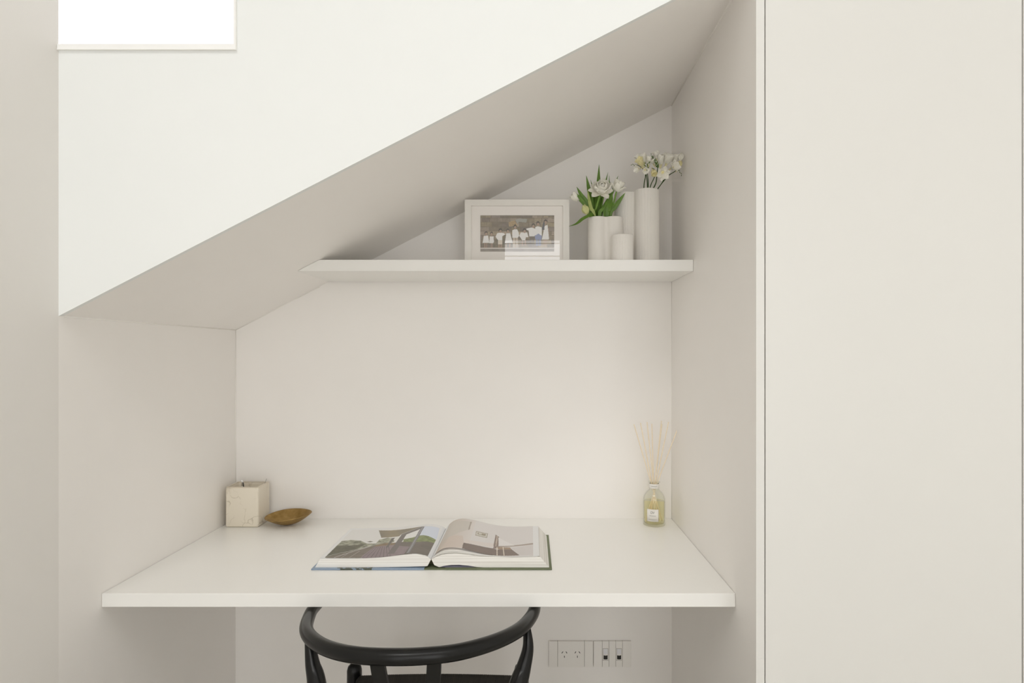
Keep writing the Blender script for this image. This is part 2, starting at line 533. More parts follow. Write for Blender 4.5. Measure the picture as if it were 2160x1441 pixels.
bm = bmesh.new()
for x in (BX0, BX1 - 0.02): bm_box(bm, (x, y0 + 0.02, BZ0), (x + 0.02, y1 + 0.01, BZ1))
for z in (BZ0, BZ1 - 0.02): bm_box(bm, (BX0 + 0.02, y0 + 0.02, z), (BX1 - 0.02, y1 + 0.01, z + 0.02))
from_bm('window_frame', bm, M['winframe'], w3)
sl = None
nsl = 11
for i in range(nsl):
    z = BZ1 - 0.05 - i * 0.125
    if sl is None:
        bm = bmesh.new(); bm_box(bm, (BX0 + 0.022, REAR - 0.05, z), (BX1 - 0.022, REAR - 0.012, z + 0.006))
        sl = from_bm('blind_slat', bm, M['slat'], w3); z_first = z
    else:
        c = sl.copy(); C.objects.link(c); c.parent = w3; c.location = (0, 0, z - z_first)
g1 = bpy.data.objects.new('added_right_opening', None); C.objects.link(g1); g1.location = (GX0, REAR, 0); BASE[g1] = Vector(g1.location); structure(g1)  # unseen opening on the right, added and sized for frontal light
bm = bmesh.new()
for x in (GX0, (GX0 + GX1) / 2 - 0.03, GX1 - 0.05): bm_box(bm, (x, y0 + 0.02, 0), (x + 0.05, y1, GZ1))
bm_box(bm, (GX0, y0 + 0.02, GZ1 - 0.05), (GX1, y1, GZ1))
from_bm('window_frame', bm, M['winframe'], g1)
portal('added_right_portal', ((GX0 + GX1) / 2, REAR - 0.11, GZ1 / 2), (math.pi / 2, 0, 0), GX1 - GX0, GZ1)
g2 = bpy.data.objects.new('added_left_opening', None); C.objects.link(g2); g2.location = (LX0, REAR, 0); BASE[g2] = Vector(g2.location); structure(g2)  # unseen opening on the left, added to bring in more frontal light
bm = bmesh.new()
for x in (LX0, LX1 - 0.05): bm_box(bm, (x, y0 + 0.02, 0), (x + 0.05, y1, LZ1))
bm_box(bm, (LX0, y0 + 0.02, LZ1 - 0.05), (LX1, y1, LZ1))
from_bm('window_frame', bm, M['winframe'], g2)
portal('added_left_portal', ((LX0 + LX1) / 2, REAR - 0.11, LZ1 / 2), (math.pi / 2, 0, 0), LX1 - LX0, LZ1)
portal('blind_window_portal', ((BX0 + BX1) / 2, REAR - 0.11, (BZ0 + BZ1) / 2), (math.pi / 2, 0, 0), BX1 - BX0, BZ1 - BZ0)

# ------------------------------------------------------------------ wardrobe
wd = thing('wardrobe', (0.75, DF + 0.3, 0), 'tall white flush-door built-in wardrobe filling the right side beside the desk nook', 'wardrobe')
dx0, dx1 = XR + 0.0167 + 0.0030, 1.0175
box('body', (XR + 0.0172, DF + 0.024, 0), (2.2, DB, WARD - 0.005), M['carcass'], wd)
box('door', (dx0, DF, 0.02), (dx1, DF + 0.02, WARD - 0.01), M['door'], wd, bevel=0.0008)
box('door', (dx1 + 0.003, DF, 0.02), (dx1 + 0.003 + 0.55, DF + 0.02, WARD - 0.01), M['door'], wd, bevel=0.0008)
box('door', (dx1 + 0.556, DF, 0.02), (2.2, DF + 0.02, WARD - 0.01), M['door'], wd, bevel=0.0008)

structure(box('wall_over_wardrobe', (XR + 0.0172, DF, WARD), (2.8, DF + 0.1, CEIL), M['bulkhead']))

# ------------------------------------------------------------------ desk and shelf
dk = box('desk', (XL + 0.0008, DD, DESK_Z - DESK_T), (XR - 0.0008, DB - 0.0006, DESK_Z), M['joinery'], bevel=0.0012, origin=((XL + XR) / 2, DB, DESK_Z - DESK_T))
tag(dk, 'long white satin built-in desktop spanning the nook wall to wall', 'desk')
xa = XL + (SH_Z0 - slope(XL)) / 0.5153; xb = XL + (SH_Z1 - slope(XL)) / 0.5153
sh = prism('shelf', [(xa + 0.001, SH_Z0), (XR - 0.0008, SH_Z0), (XR - 0.0008, SH_Z1), (xb + 0.001, SH_Z1)], 'y', DS, DB - 0.002, M['joinery'], bevel=0.0008, origin=(0, DB, SH_Z0))
tag(sh, 'white floating shelf under the sloped ceiling, its left end cut to the slope', 'shelf')

# ------------------------------------------------------------------ chair
ch = thing('dining_chair', (-0.24, 1.40, 0), 'black wooden chair with curved top rail and woven cord seat tucked under the desk', 'chair')
RAIL = [(-0.470, 1.640, 0.676), (-0.508, 1.545, 0.682), (-0.512, 1.457, 0.688), (-0.5017, 1.3935, 0.694), (-0.4805, 1.318, 0.700), (-0.4465, 1.259, 0.705),
        (-0.396, 1.2063, 0.711), (-0.335, 1.170, 0.717), (-0.265, 1.156, 0.720), (-0.1998, 1.1596, 0.720), (-0.1364, 1.1824, 0.717),
        (-0.0724, 1.238, 0.710), (-0.0271, 1.3067, 0.702), (-0.0016, 1.3837, 0.695), (0.0089, 1.4525, 0.690), (0.008, 1.545, 0.683), (-0.025, 1.64, 0.676)]
RR = [0.0115, 0.0125, 0.0133, 0.0138, 0.0143, 0.0150, 0.0152, 0.0155, 0.0157, 0.0157, 0.0155, 0.0152, 0.0150, 0.0145, 0.0138, 0.0128, 0.0115]
tube('top_rail', RAIL, RR, M['chair'], ch, seg=28, sub=8)
tube('leg', [(-0.4585, 1.275, 0.700), (-0.4440, 1.252, 0.660), (-0.4300, 1.236, 0.629), (-0.4080, 1.205, 0.540), (-0.3980, 1.180, 0.445), (-0.402, 1.158, 0.25), (-0.425, 1.120, 0.0)],
     [0.0095, 0.0142, 0.0182, 0.0205, 0.0210, 0.0190, 0.0125], M['chair'], ch, seg=20)
tube('leg', [(-0.0095, 1.348, 0.692), (-0.0062, 1.325, 0.658), (-0.0154, 1.300, 0.627), (-0.0257, 1.285, 0.602), (-0.055, 1.250, 0.520), (-0.072, 1.225, 0.445), (-0.072, 1.20, 0.25), (-0.052, 1.160, 0.0)],
     [0.0085, 0.0120, 0.0158, 0.0192, 0.0210, 0.0210, 0.0190, 0.0125], M['chair'], ch, seg=20)
FLX, FRX, FY = -0.4726, -0.0254, 1.65
for x in (FLX, FRX):
    tube('leg', [(x, FY + 0.005, 0.0), (x, FY + 0.003, 0.2), (x, FY, 0.38), (x, FY, 0.442)], [0.012, 0.016, 0.0198, 0.0195], M['chair'], ch, seg=20)
# splat shaped like a Y
def strip_geo(pts, widths, thick, sub=8):
    path = catmull(pts, sub); w = lerp_list(widths, len(path))
    V, Fc = [], []
    for i, p in enumerate(path):
        a = path[max(0, i - 1)]; b = path[min(len(path) - 1, i + 1)]
        t = (b - a).normalized()
        side = t.cross(Vector((0, 1, 0))).normalized()
        nn = side.cross(t).normalized()
        for sx_, sy_ in ((-1, -1), (1, -1), (1, 1), (-1, 1)):
            V.append(p + side * (sx_ * w[i] / 2) + nn * (sy_ * thick / 2))
    for i in range(len(path) - 1):
        for k in range(4):
            a = i * 4 + k; b = i * 4 + (k + 1) % 4
            Fc.append((a, b, b + 4, a + 4))
    Fc.append((3, 2, 1, 0)); n = len(path) - 1
    Fc.append((n * 4, n * 4 + 1, n * 4 + 2, n * 4 + 3))
    return V, Fc
g1_ = strip_geo([(-0.2900, 1.158, 0.718), (-0.2820, 1.160, 0.669), (-0.270, 1.166, 0.61), (-0.250, 1.176, 0.54), (-0.236, 1.184, 0.49)], [0.0262, 0.027, 0.028, 0.030, 0.030], 0.010)
g2_ = strip_geo([(-0.1815, 1.160, 0.718), (-0.1847, 1.162, 0.669), (-0.194, 1.167, 0.61), (-0.214, 1.177, 0.54), (-0.230, 1.185, 0.49)], [0.0262, 0.027, 0.028, 0.030, 0.030], 0.010)
g3_ = strip_geo([(-0.233, 1.1845, 0.51), (-0.233, 1.190, 0.46), (-0.233, 1.195, 0.42)], [0.046, 0.040, 0.040], 0.010)
V, Fc = join_geo([g1_, g2_, g3_])
mesh('splat', V, Fc, M['splat'], ch)
# woven seat: cords run square to each rail and meet on the diagonals
n = 300
u = np.linspace(0, 1, n + 1); v = np.linspace(0, 1, n + 1)
U, Vv = np.meshgrid(u, v)
c00, c10 = np.array([-0.405, 1.195]), np.array([-0.070, 1.225]); c01, c11 = np.array([FLX + 0.004, FY + 0.004]), np.array([FRX - 0.004, FY + 0.004])
XY = ((1 - U) * (1 - Vv))[..., None] * c00 + (U * (1 - Vv))[..., None] * c10 + ((1 - U) * Vv)[..., None] * c01 + (U * Vv)[..., None] * c11
edge = np.minimum(np.minimum(U, 1 - U), np.minimum(Vv, 1 - Vv))
fb = np.minimum(Vv, 1 - Vv) < np.minimum(U, 1 - U)
ridx = np.where(fb, U * 0.44 / 0.0052, Vv * 0.44 / 0.0052)
ridge = np.abs(np.sin(ridx * math.pi)) ** 0.6 * 0.0016
roll = 0.020 * (1 - np.sqrt(np.clip(1 - (1 - np.clip(edge / 0.045, 0, 1)) ** 2, 0, 1)))
crown = 0.006 * np.sin(np.pi * U) * np.where(Vv > 0.5, (Vv - 0.5) * 2, 0.3)
sag = -0.012 * np.sin(np.pi * U) * np.sin(np.pi * Vv)
Z = 0.431 + crown + sag + ridge - roll
V = np.stack([XY[..., 0], XY[..., 1], Z], -1).reshape(-1, 3)
idx = np.arange((n + 1) * (n + 1)).reshape(n + 1, n + 1)
Fq = np.stack([idx[:-1, :-1], idx[:-1, 1:], idx[1:, 1:], idx[1:, :-1]], -1).reshape(-1, 4)
V2 = V.copy(); V2[:, 2] = 0.405
border = np.concatenate([idx[0, :], idx[1:, -1], idx[-1, -2::-1], idx[-2:0:-1, 0]])
nv = len(V)
low = [(V[i][0], V[i][1], 0.405) for i in border]
Fs = [(int(border[i]), nv + i, nv + (i + 1) % len(border), int(border[(i + 1) % len(border)])) for i in range(len(border))]
seat = mesh('seat', list(map(tuple, V)) + low, [tuple(map(int, q)) for q in Fq] + Fs + [tuple(nv + i for i in range(len(border)))], M['cord'], ch, True)
tube('stretcher', [(-0.402, 1.17, 0.30), (FLX, FY, 0.27)], [0.010, 0.010], M['chair'], ch, seg=10)
tube('stretcher', [(-0.072, 1.205, 0.30), (FRX, FY, 0.27)], [0.010, 0.010], M['chair'], ch, seg=10)
tube('stretcher', [(FLX, FY, 0.33), (FRX, FY, 0.33)], [0.010, 0.010], M['chair'], ch, seg=10)
tube('stretcher', [(-0.402, 1.165, 0.36), (-0.072, 1.21, 0.36)], [0.010, 0.010], M['chair'], ch, seg=10)

# ------------------------------------------------------------------ outlets on the back wall under the desk
def W(px, py): p = P(px, py, DB); return p.x, p.z
def wbox(name, px0, py0, px1, py1, t0, t1, m, parent, bevel=0.0):
    x0, z1 = W(px0, py0); x1, z0 = W(px1, py1)
    return box(name, (x0, DB - t1, z0), (x1, DB - t0, z1), m, parent, bevel)
cx, cz = W(1204, 1378)
po = thing('power_outlet', (cx, DB, cz), 'white double power socket plate with two sets of slots, left of the data plate', 'power outlet')
wbox('backing', 1157.8, 1351.2, 1250.0, 1404.8, 0.0, 0.0050, M['gap'], po)
for a, b_ in ((1157.5, 1175.6), (1176.3, 1232.1), (1232.8, 1250.2)):
    wbox('panel', a, 1351, b_, 1405, 0.001, 0.0085, M['plate'], po, 0.0004)
def slot(pxa, pya, pxb, pyb, w, parent):
    a = Vector((W(pxa, pya)[0], DB - 0.0087, W(pxa, pya)[1])); b_ = Vector((W(pxb, pyb)[0], DB - 0.0087, W(pxb, pyb)[1]))
    t = (b_ - a).normalized(); s_ = t.cross(Vector((0, 1, 0))) * (w / 2)
    d = Vector((0, 0.0012, 0))
    vv = [a - s_, a + s_, b_ + s_, b_ - s_]
    mesh('slot', vv + [q + d for q in vv], [(0, 1, 2, 3), (7, 6, 5, 4), (0, 4, 5, 1), (1, 5, 6, 2), (2, 6, 7, 3), (3, 7, 4, 0)], M['slot'], parent)
for ox in (0.0, 27.35):
    slot(1184.7 + ox, 1375.7, 1187.3 + ox, 1372.0, 0.0021, po)
    slot(1195.8 + ox, 1375.7, 1193.3 + ox, 1372.0, 0.0021, po)
    slot(1190.2 + ox, 1380.8, 1190.2 + ox, 1385.0, 0.0021, po)
cx, cz = W(1291, 1378)
do = thing('data_outlet', (cx, DB, cz), 'white wall plate with two data ports showing dark openings', 'data outlet')
wbox('backing', 1252.1, 1351.2, 1329.8, 1404.8, 0.0, 0.0050, M['gap'], do)
for a, b_ in ((1251.8, 1269.4), (1270.0, 1283.5), (1284.1, 1297.9), (1298.5, 1312.0), (1312.6, 1330.1)):
    wbox('panel', a, 1350.8, b_, 1404.8, 0.001, 0.0085, M['plate'], do, 0.0004)
for ox in (0.0, 28.4):
    wbox('port_surround', 1271.2 + ox, 1365.3, 1282.0 + ox, 1391.0, 0.0082, 0.0088, M['gap'], do)
    pt = wbox('data_port', 1271.8 + ox, 1365.9, 1281.4 + ox, 1390.4, 0.0084, 0.0093, M['plate'], do, 0.0002)
    wbox('flap', 1272.4 + ox, 1366.6, 1280.9 + ox, 1377.4, 0.0090, 0.0104, M['flap'], pt, 0.0003)
    x0, zt = W(1272.5 + ox, 1379.5); x1, zb = W(1280.8 + ox, 1388.0)
    pl = []
    for k in range(9):
        t = k / 8; pl.append((x0 + (x1 - x0) * t, zb - 0.0009 * math.sin(math.pi * t)))
    for k in range(9):
        t = 1 - k / 8; pl.append((x0 + (x1 - x0) * t, zt - 0.0012 * math.sin(math.pi * t)))
    prism('opening', pl, 'y', DB - 0.0096, DB - 0.0088, M['slot'], pt)

# ------------------------------------------------------------------ pencil holder, pens, brass dish
hx0, hx1, hy0, hy1, hh = -0.9605, -0.8565, 1.936, 2.022, 0.1268
ph = thing('pencil_holder', ((hx0 + hx1) / 2, (hy0 + hy1) / 2, DESK_Z), 'square cream marble pencil holder standing in the left corner of the desk', 'pencil holder')
bm = bmesh.new()
z0, z1 = DESK_Z + 0.0004, DESK_Z + hh
r = bmesh.ops.create_cube(bm, size=1.0)
for v_ in r['verts']:
    v_.co = Vector(((hx0 + hx1) / 2 + v_.co.x * (hx1 - hx0), (hy0 + hy1) / 2 + v_.co.y * (hy1 - hy0), (z0 + z1) / 2 + v_.co.z * (z1 - z0)))
bm.faces.ensure_lookup_table()
top = max(bm.faces, key=lambda f: f.calc_center_median().z)
ins = bmesh.ops.inset_region(bm, faces=[top], thickness=0.0085)
ex = bmesh.ops.extrude_face_region(bm, geom=[top])
for e in ex['geom']:
    if isinstance(e, bmesh.types.BMVert): e.co.z -= 0.112
bmesh.ops.delete(bm, geom=[top], context='FACES_ONLY')
es = [e for e in bm.edges if e.is_manifold and len(e.link_faces) == 2 and e.calc_face_angle(0) > 0.5 and
      (max(abs(v_.co.x - (hx0 + hx1) / 2) for v_ in e.verts) > 0.048 or max(v_.co.z for v_ in e.verts) > z1 - 1e-4)]
bmesh.ops.bevel(bm, geom=es, offset=0.0058, segments=4, profile=0.5, affect='EDGES')
body = from_bm('body', bm, M['marble'], ph); sharp(body, 50)

def pen(name, a, b, r0, label, kind):
    a, b = Vector(a), Vector(b)
    t = thing(name, a, label, 'pen', 'pens in the marble holder')
    d = (b - a).normalized(); L_ = (b - a).length
    if kind == 'click':
        tube('barrel', [a, a + d * (L_ - 0.014)], [r0, r0], M['pen_white'], t, seg=14, sub=2)
        tube('cap', [a + d * (L_ - 0.016), b], [r0 * 1.05, r0 * 0.8], M['chrome'], t, seg=14, sub=2)
        off = Vector((0.0042, -0.0045, 0))
        tube('clip', [a + d * (L_ - 0.045) + off, a + d * (L_ - 0.006) + off], [0.0020, 0.0016], M['pen_black'], t, seg=8, sub=2)
    else:
        tube('barrel', [a, a + d * (L_ * 0.6)], [r0, r0], M['pen_black'], t, seg=10, sub=2)
        tube('blade', [a + d * (L_ * 0.6), b], [r0 * 0.9, r0 * 0.45], M['steel'], t, seg=8, sub=3, sx=1, sy=0.45)
    return t
fl = DESK_Z + 0.0165
pen('pen', (-0.915, 1.995, fl), P(510.5, 1014.0, 1.972), 0.0042, 'chrome topped white pen with dark clip standing upright in the marble holder', 'click')
pen('letter_opener', (-0.905, 1.985, fl), P(562.3, 1010.5, 1.995), 0.0026, 'thin grey metal letter opener leaning right in the marble holder', 'blade')

# brass dish: shallow boat shape, tipped a little towards the viewer and up on the right
dc = P(605, 1093, 1.952)
ds = thing('dish', (dc.x - 0.01, 1.955, DESK_Z), 'small brass leaf-shaped dish beside the marble holder', 'dish')
def dish_geo(scale_in):
    nu, nw = 48, 14
    V, Fc = [], []
    for j in range(nw + 1):
        s_ = j / nw
        for i in range(nu):
            a = 2 * math.pi * i / nu
            ex_ = math.cos(a); ey = math.sin(a)
            hw = 0.050 * (1 - 0.18 * ex_) * abs(ey) ** (1.15 if ex_ < 0 else 1.0) * (1 if ey >= 0 else -1)
            x = 0.0755 * ex_ * s_; y = hw * s_
            z = -0.033 * (1 - s_ ** 1.8)
            V.append(Vector((x * scale_in, y * scale_in, z * (scale_in ** 3) + (0 if scale_in == 1 else 0.0))))
    for j in range(nw):
        for i in range(nu):
            a = j * nu + i; b_ = j * nu + (i + 1) % nu
            Fc.append((a, b_, b_ + nu, a + nu))
    return V, Fc, nu, nw
Vo, Fo, nu, nw = dish_geo(1.0)
Vi, Fi, _, _ = dish_geo(0.975)
off = len(Vo)
Fa = Fo + [tuple(i + off for i in q[::-1]) for q in Fi] + [(nw * nu + i, nw * nu + (i + 1) % nu, off + nw * nu + (i + 1) % nu, off + nw * nu + i) for i in range(nu)]
Rm = Matrix.Rotation(math.radians(-5.5), 3, 'Y') @ Matrix.Rotation(math.radians(8), 3, 'X') @ Matrix.Rotation(math.radians(-4), 3, 'Z')
Va = [Rm @ q for q in Vo + Vi]
zmin = min(q.z for q in Va)
Va = [q + Vector((dc.x, 1.965, DESK_Z + 0.0004 - zmin)) for q in Va]
mesh('bowl', Va, Fa, M['brass'], ds, True)

# ------------------------------------------------------------------ prints
WHITE_SEEN = np.array([lin(236), lin(230), lin(220)])
def seen(c, k=0.84):
    """paper colour whose look under the nook's light is c"""
    return tuple(np.clip(np.array([lin(x) for x in c]) / WHITE_SEEN * k, 0.004, 0.95))
class Canvas:
    def __init__(s, X, Y, base):
        s.X, s.Y = X, Y
        s.a = np.ones(X.shape + (4,)); s.a[..., :3] = seen(base)
    def mask(s, poly):
        m = np.zeros(s.X.shape, bool)
        n_ = len(poly)
        for i in range(n_):
            x0, y0 = poly[i]; x1, y1 = poly[(i + 1) % n_]
            if y0 == y1: continue
            c = ((y0 > s.Y) != (y1 > s.Y)) & (s.X < (x1 - x0) * (s.Y - y0) / (y1 - y0) + x0)
            m ^= c
        return m
    def fill(s, m, col, noise=0.0, freq=0.03, col2=None, alpha=1.0):
        c = np.array(seen(col))
        if noise or col2 is not None:
            f = noise2(s.X * freq, s.Y * freq)
            if col2 is not None:
                cc = c[None, None] * (1 - f[..., None]) + np.array(seen(col2))[None, None] * f[..., None]
            else:
                cc = c[None, None] * (1 + noise * (f[..., None] * 2 - 1))
            s.a[m, :3] = cc[m] * alpha + s.a[m, :3] * (1 - alpha)
        else:
            s.a[m, :3] = c * alpha + s.a[m, :3] * (1 - alpha)
    def poly(s, pts, col, **k): s.fill(s.mask(pts), col, **k)
    def line(s, pts, w, col, **k):
        for (x0, y0), (x1, y1) in zip(pts[:-1], pts[1:]):
            L_ = math.hypot(x1 - x0, y1 - y0) or 1
            nx_, ny_ = -(y1 - y0) / L_ * w / 2, (x1 - x0) / L_ * w / 2
            s.poly([(x0 + nx_, y0 + ny_), (x1 + nx_, y1 + ny_), (x1 - nx_, y1 - ny_), (x0 - nx_, y0 - ny_)], col, **k)
    def oval(s, cx_, cy_, rx, ry, col, **k):
        s.fill(((s.X - cx_) / rx) ** 2 + ((s.Y - cy_) / ry) ** 2 < 1, col, **k)
_perm = rng.random((64, 64))
def noise2(x, y):
    out = np.zeros(x.shape); amp, tot = 1.0, 0.0
    for o_ in range(3):
        xi, yi = np.floor(x).astype(int), np.floor(y).astype(int)
        fx, fy = x - xi, y - yi
        fx, fy = fx * fx * (3 - 2 * fx), fy * fy * (3 - 2 * fy)
        g = lambda i, j: _perm[i % 64, j % 64]
        out += amp * (g(xi, yi) * (1 - fx) * (1 - fy) + g(xi + 1, yi) * fx * (1 - fy) + g(xi, yi + 1) * (1 - fx) * fy + g(xi + 1, yi + 1) * fx * fy)
        tot += amp; amp *= 0.55; x, y = x * 2.1 + 7, y * 2.1 + 3
    return np.clip((out / tot - 0.5) * 1.6 + 0.5, 0, 1)

def sheet(name, Vg, colors, m, parent, thick=None):
    ny, nx = Vg.shape[0] - 1, Vg.shape[1] - 1
    idx = np.arange((ny + 1) * (nx + 1)).reshape(ny + 1, nx + 1)
    Fq = np.stack([idx[:-1, :-1], idx[:-1, 1:], idx[1:, 1:], idx[1:, :-1]], -1).reshape(-1, 4)
    o = mesh(name, Vg.reshape(-1, 3).tolist(), Fq.tolist(), m, parent, True)
    at = o.data.color_attributes.new('print', 'FLOAT_COLOR', 'POINT')
    at.data.foreach_set('color', colors.reshape(-1).astype(np.float32))
    return o

# ------------------------------------------------------------------ photo frame on the shelf
FD = 1.900
def fx(px): return (px - VX) * FD / F
def fz(py): return EYE - (py - VY) * FD / F
f0, f1, ft, fb_ = fx(980.3), fx(1200.8), fz(421.0), SH_Z1 + 0.0003
pf = thing('photo_frame', ((f0 + f1) / 2, FD + 0.01, SH_Z1), 'white framed group photograph in a pale mount on the shelf', 'photo frame')
i0, i1, it, ib = fx(993.8), fx(1187.6), fz(433.6), SH_Z1 + 0.0190
fd = 0.024
bm = bmesh.new()
for poly in ([(f0, fb_), (i0, ib), (i0, it), (f0, ft)], [(f1, fb_), (f1, ft), (i1, it), (i1, ib)], [(f0, ft), (i0, it), (i1, it), (f1, ft)], [(f0, fb_), (f1, fb_), (i1, ib), (i0, ib)]):
    bm_prism(bm, poly, 'y', FD, FD + fd)
bmesh.ops.remove_doubles(bm, verts=bm.verts, dist=1e-6)
from_bm('frame', bm, M['frame'], pf)
box('backing_board', (i0 - 0.004, FD + 0.016, ib - 0.004), (i1 + 0.004, FD + 0.020, it + 0.004), M['mount'], pf)
o0, o1, ot, ob = fx(1012.7), fx(1169.3), fz(453.0), fz(529.8)
bm = bmesh.new()
my0, my1 = FD + 0.0088, FD + 0.0105
for lo, hi in (((i0, my0, ot), (i1, my1, it)), ((i0, my0, ib), (i1, my1, ob)), ((i0, my0, ob), (o0, my1, ot)), ((o1, my0, ob), (i1, my1, ot))):
    bm_box(bm, lo, hi)
from_bm('mount', bm, M['mount'], pf)
mesh('glass', [(i0, FD + 0.006, ib), (i1, FD + 0.006, ib), (i1, FD + 0.006, it), (i0, FD + 0.006, it)], [(0, 1, 2, 3)], M['photo_glass'], pf)
# the print (canvas units: a 2160 wide view of the frame; opening 307..1778 x 357..1078)
gx, gy = np.meshgrid(np.linspace(300, 1785, 261), np.linspace(1085, 350, 131))
cv = Canvas(gx, gy, (128, 114, 94))
cv.fill(np.ones_like(gx, bool), (112, 100, 80), col2=(150, 136, 112), freq=0.006)
yrow = [350, 400, 485, 580, 665, 745, 830, 930, 1010]
for ri in range(len(yrow) - 1):
    x = 300 - random.randint(0, 90)
    while x < 1790:
        w_ = random.choice([110, 150, 190, 240])
        t = random.random(); c = (104 + 44 * t, 93 + 38 * t, 74 + 32 * t + random.randint(-4, 10))
        cv.poly([(x, yrow[ri]), (x + w_, yrow[ri]), (x + w_, yrow[ri + 1]), (x, yrow[ri + 1])], c, noise=0.18, freq=0.02)
        cv.line([(x, yrow[ri]), (x, yrow[ri + 1])], 8, (98, 88, 72))
        x += w_
    cv.line([(300, yrow[ri]), (1790, yrow[ri] + 8)], 9, (98, 88, 72))
cv.poly([(310, 820), (1000, 840), (1000, 990), (310, 990)], (96, 88, 74), noise=0.2, freq=0.02, alpha=0.6)
cv.poly([(870, 490), (1000, 455), (1045, 560), (880, 575)], (168, 142, 100))
for k in range(6): cv.line([(885 + k * 24, 490 - k * 6), (905 + k * 22, 570)], 8, (92, 78, 60))
cv.poly([(1000, 440), (1075, 415), (1240, 425), (1220, 495), (1075, 480), (1045, 520)], (140, 136, 124))
cv.poly([(300, 1000), (1790, 1000), (1790, 1018), (300, 1018)], (190, 180, 168))
cv.poly([(300, 1018), (1790, 1018), (1790, 1090), (300, 1090)], (132, 122, 110), noise=0.15, freq=0.02)
SK = (150, 124, 104); HR = (62, 54, 48); WT = (226, 222, 218)
def fig(hx, hy, hr, dress, legs, legc=SK):
    for (a, b_, c, d) in legs: cv.poly([(a, c), (b_, c), (b_, d), (a, d)], legc)
    cv.poly(dress, WT, noise=0.05, freq=0.03)
    cv.oval(hx, hy, hr, hr * 1.25, HR); cv.oval(hx + 1, hy + hr * 0.45, hr * 0.72, hr * 0.85, SK)
fig(420, 708, 33, [(375, 760), (460, 755), (485, 902), (350, 900)], [(385, 408, 895, 1000), (422, 440, 895, 1000), (362, 380, 770, 870), (458, 474, 770, 850)])
fig(530, 715, 31, [(492, 770), (570, 770), (577, 890), (550, 910), (485, 908)], [(512, 530, 900, 995), (540, 556, 900, 995)])
fig(706, 655, 36, [(640, 710), (690, 695), (770, 706), (802, 730), (742, 770), (740, 842), (655, 842), (610, 780)], [(662, 690, 925, 995), (708, 736, 925, 995)])
cv.poly([(655, 842), (745, 842), (745, 932), (660, 930)], (196, 184, 166))
fig(855, 655, 33, [(822, 708), (900, 708), (925, 800), (952, 905), (795, 905)], [(815, 835, 900, 990), (880, 900, 900, 990)])
fig(1000, 578, 34, [(940, 650), (980, 630), (1040, 628), (1068, 690), (1078, 760), (1050, 802), (940, 800)], [(955, 1000, 800, 990), (1010, 1055, 800, 990)], (176, 160, 140))
fig(1187, 655, 37, [(1110, 690), (1240, 690), (1265, 790), (1215, 790), (1200, 850), (1140, 850), (1080, 760)], [(1130, 1160, 840, 960), (1190, 1215, 840, 960)])
fig(1362, 555, 36, [(1225, 615), (1330, 592), (1400, 620), (1396, 768), (1280, 772), (1268, 655), (1225, 642)], [(1285, 1330, 768, 960), (1340, 1385, 768, 960)], (104, 96, 88))
fig(1455, 512, 35, [(1400, 585), (1450, 568), (1530, 590), (1532, 752), (1398, 760)], [(1410, 1455, 760, 960), (1470, 1515, 760, 960)], (120, 124, 140))
cv.poly([(1390, 762), (1462, 715), (1532, 762), (1524, 832), (1398, 832)], (128, 134, 158))
fig(1605, 478, 36, [(1582, 565), (1645, 540), (1662, 700), (1676, 830), (1530, 836), (1560, 700)], [(1570, 1592, 830, 960), (1610, 1630, 830, 960), (1658, 1676, 600, 760)])
cv.poly([(1570, 470), (1592, 500), (1580, 640), (1534, 642), (1545, 540)], (78, 76, 78))
Vg = np.stack([fx(980 + gx / 9.391), np.full_like(gx, FD + 0.0125), fz(415 + gy / 9.391)], -1)
cv.a[..., :3] = np.clip(cv.a[..., :3] * 1.45, 0, 0.93)
sheet('photograph', Vg, cv.a, M['photo'], pf)

# ------------------------------------------------------------------ vases
def lobed_outline(lobes, k, M_=420):
    """outline of softly merged circles (x, y, r), resampled by arc length around their middle"""
    c = np.mean([(a, b) for a, b, _ in lobes], axis=0)
    def sdf(x, y):
        d = None
        for a, b, r_ in lobes:
            e = np.hypot(x - a, y - b) - r_
            if d is None: d = e
            else:
                h = np.clip(0.5 + 0.5 * (e - d) / k, 0, 1)
                d = e * (1 - h) + d * h - k * h * (1 - h)
        return d
    th = np.linspace(0, 2 * np.pi, 1440, endpoint=False)
    lo, hi = np.zeros_like(th), np.full_like(th, 0.3)
    for _ in range(40):
        mid = (lo + hi) / 2
        ins_ = sdf(c[0] + mid * np.cos(th), c[1] + mid * np.sin(th)) < 0
        lo, hi = np.where(ins_, mid, lo), np.where(ins_, hi, mid)
    pts = np.stack([c[0] + lo * np.cos(th), c[1] + lo * np.sin(th)], -1)
    seg = np.linalg.norm(np.roll(pts, -1, 0) - pts, axis=1)
    s_ = np.concatenate([[0], np.cumsum(seg)])
    tt = np.linspace(0, s_[-1], M_, endpoint=False)
    cl = np.vstack([pts, pts[:1]])
    return np.stack([np.interp(tt, s_, cl[:, 0]), np.interp(tt, s_, cl[:, 1])], -1), s_[-1]

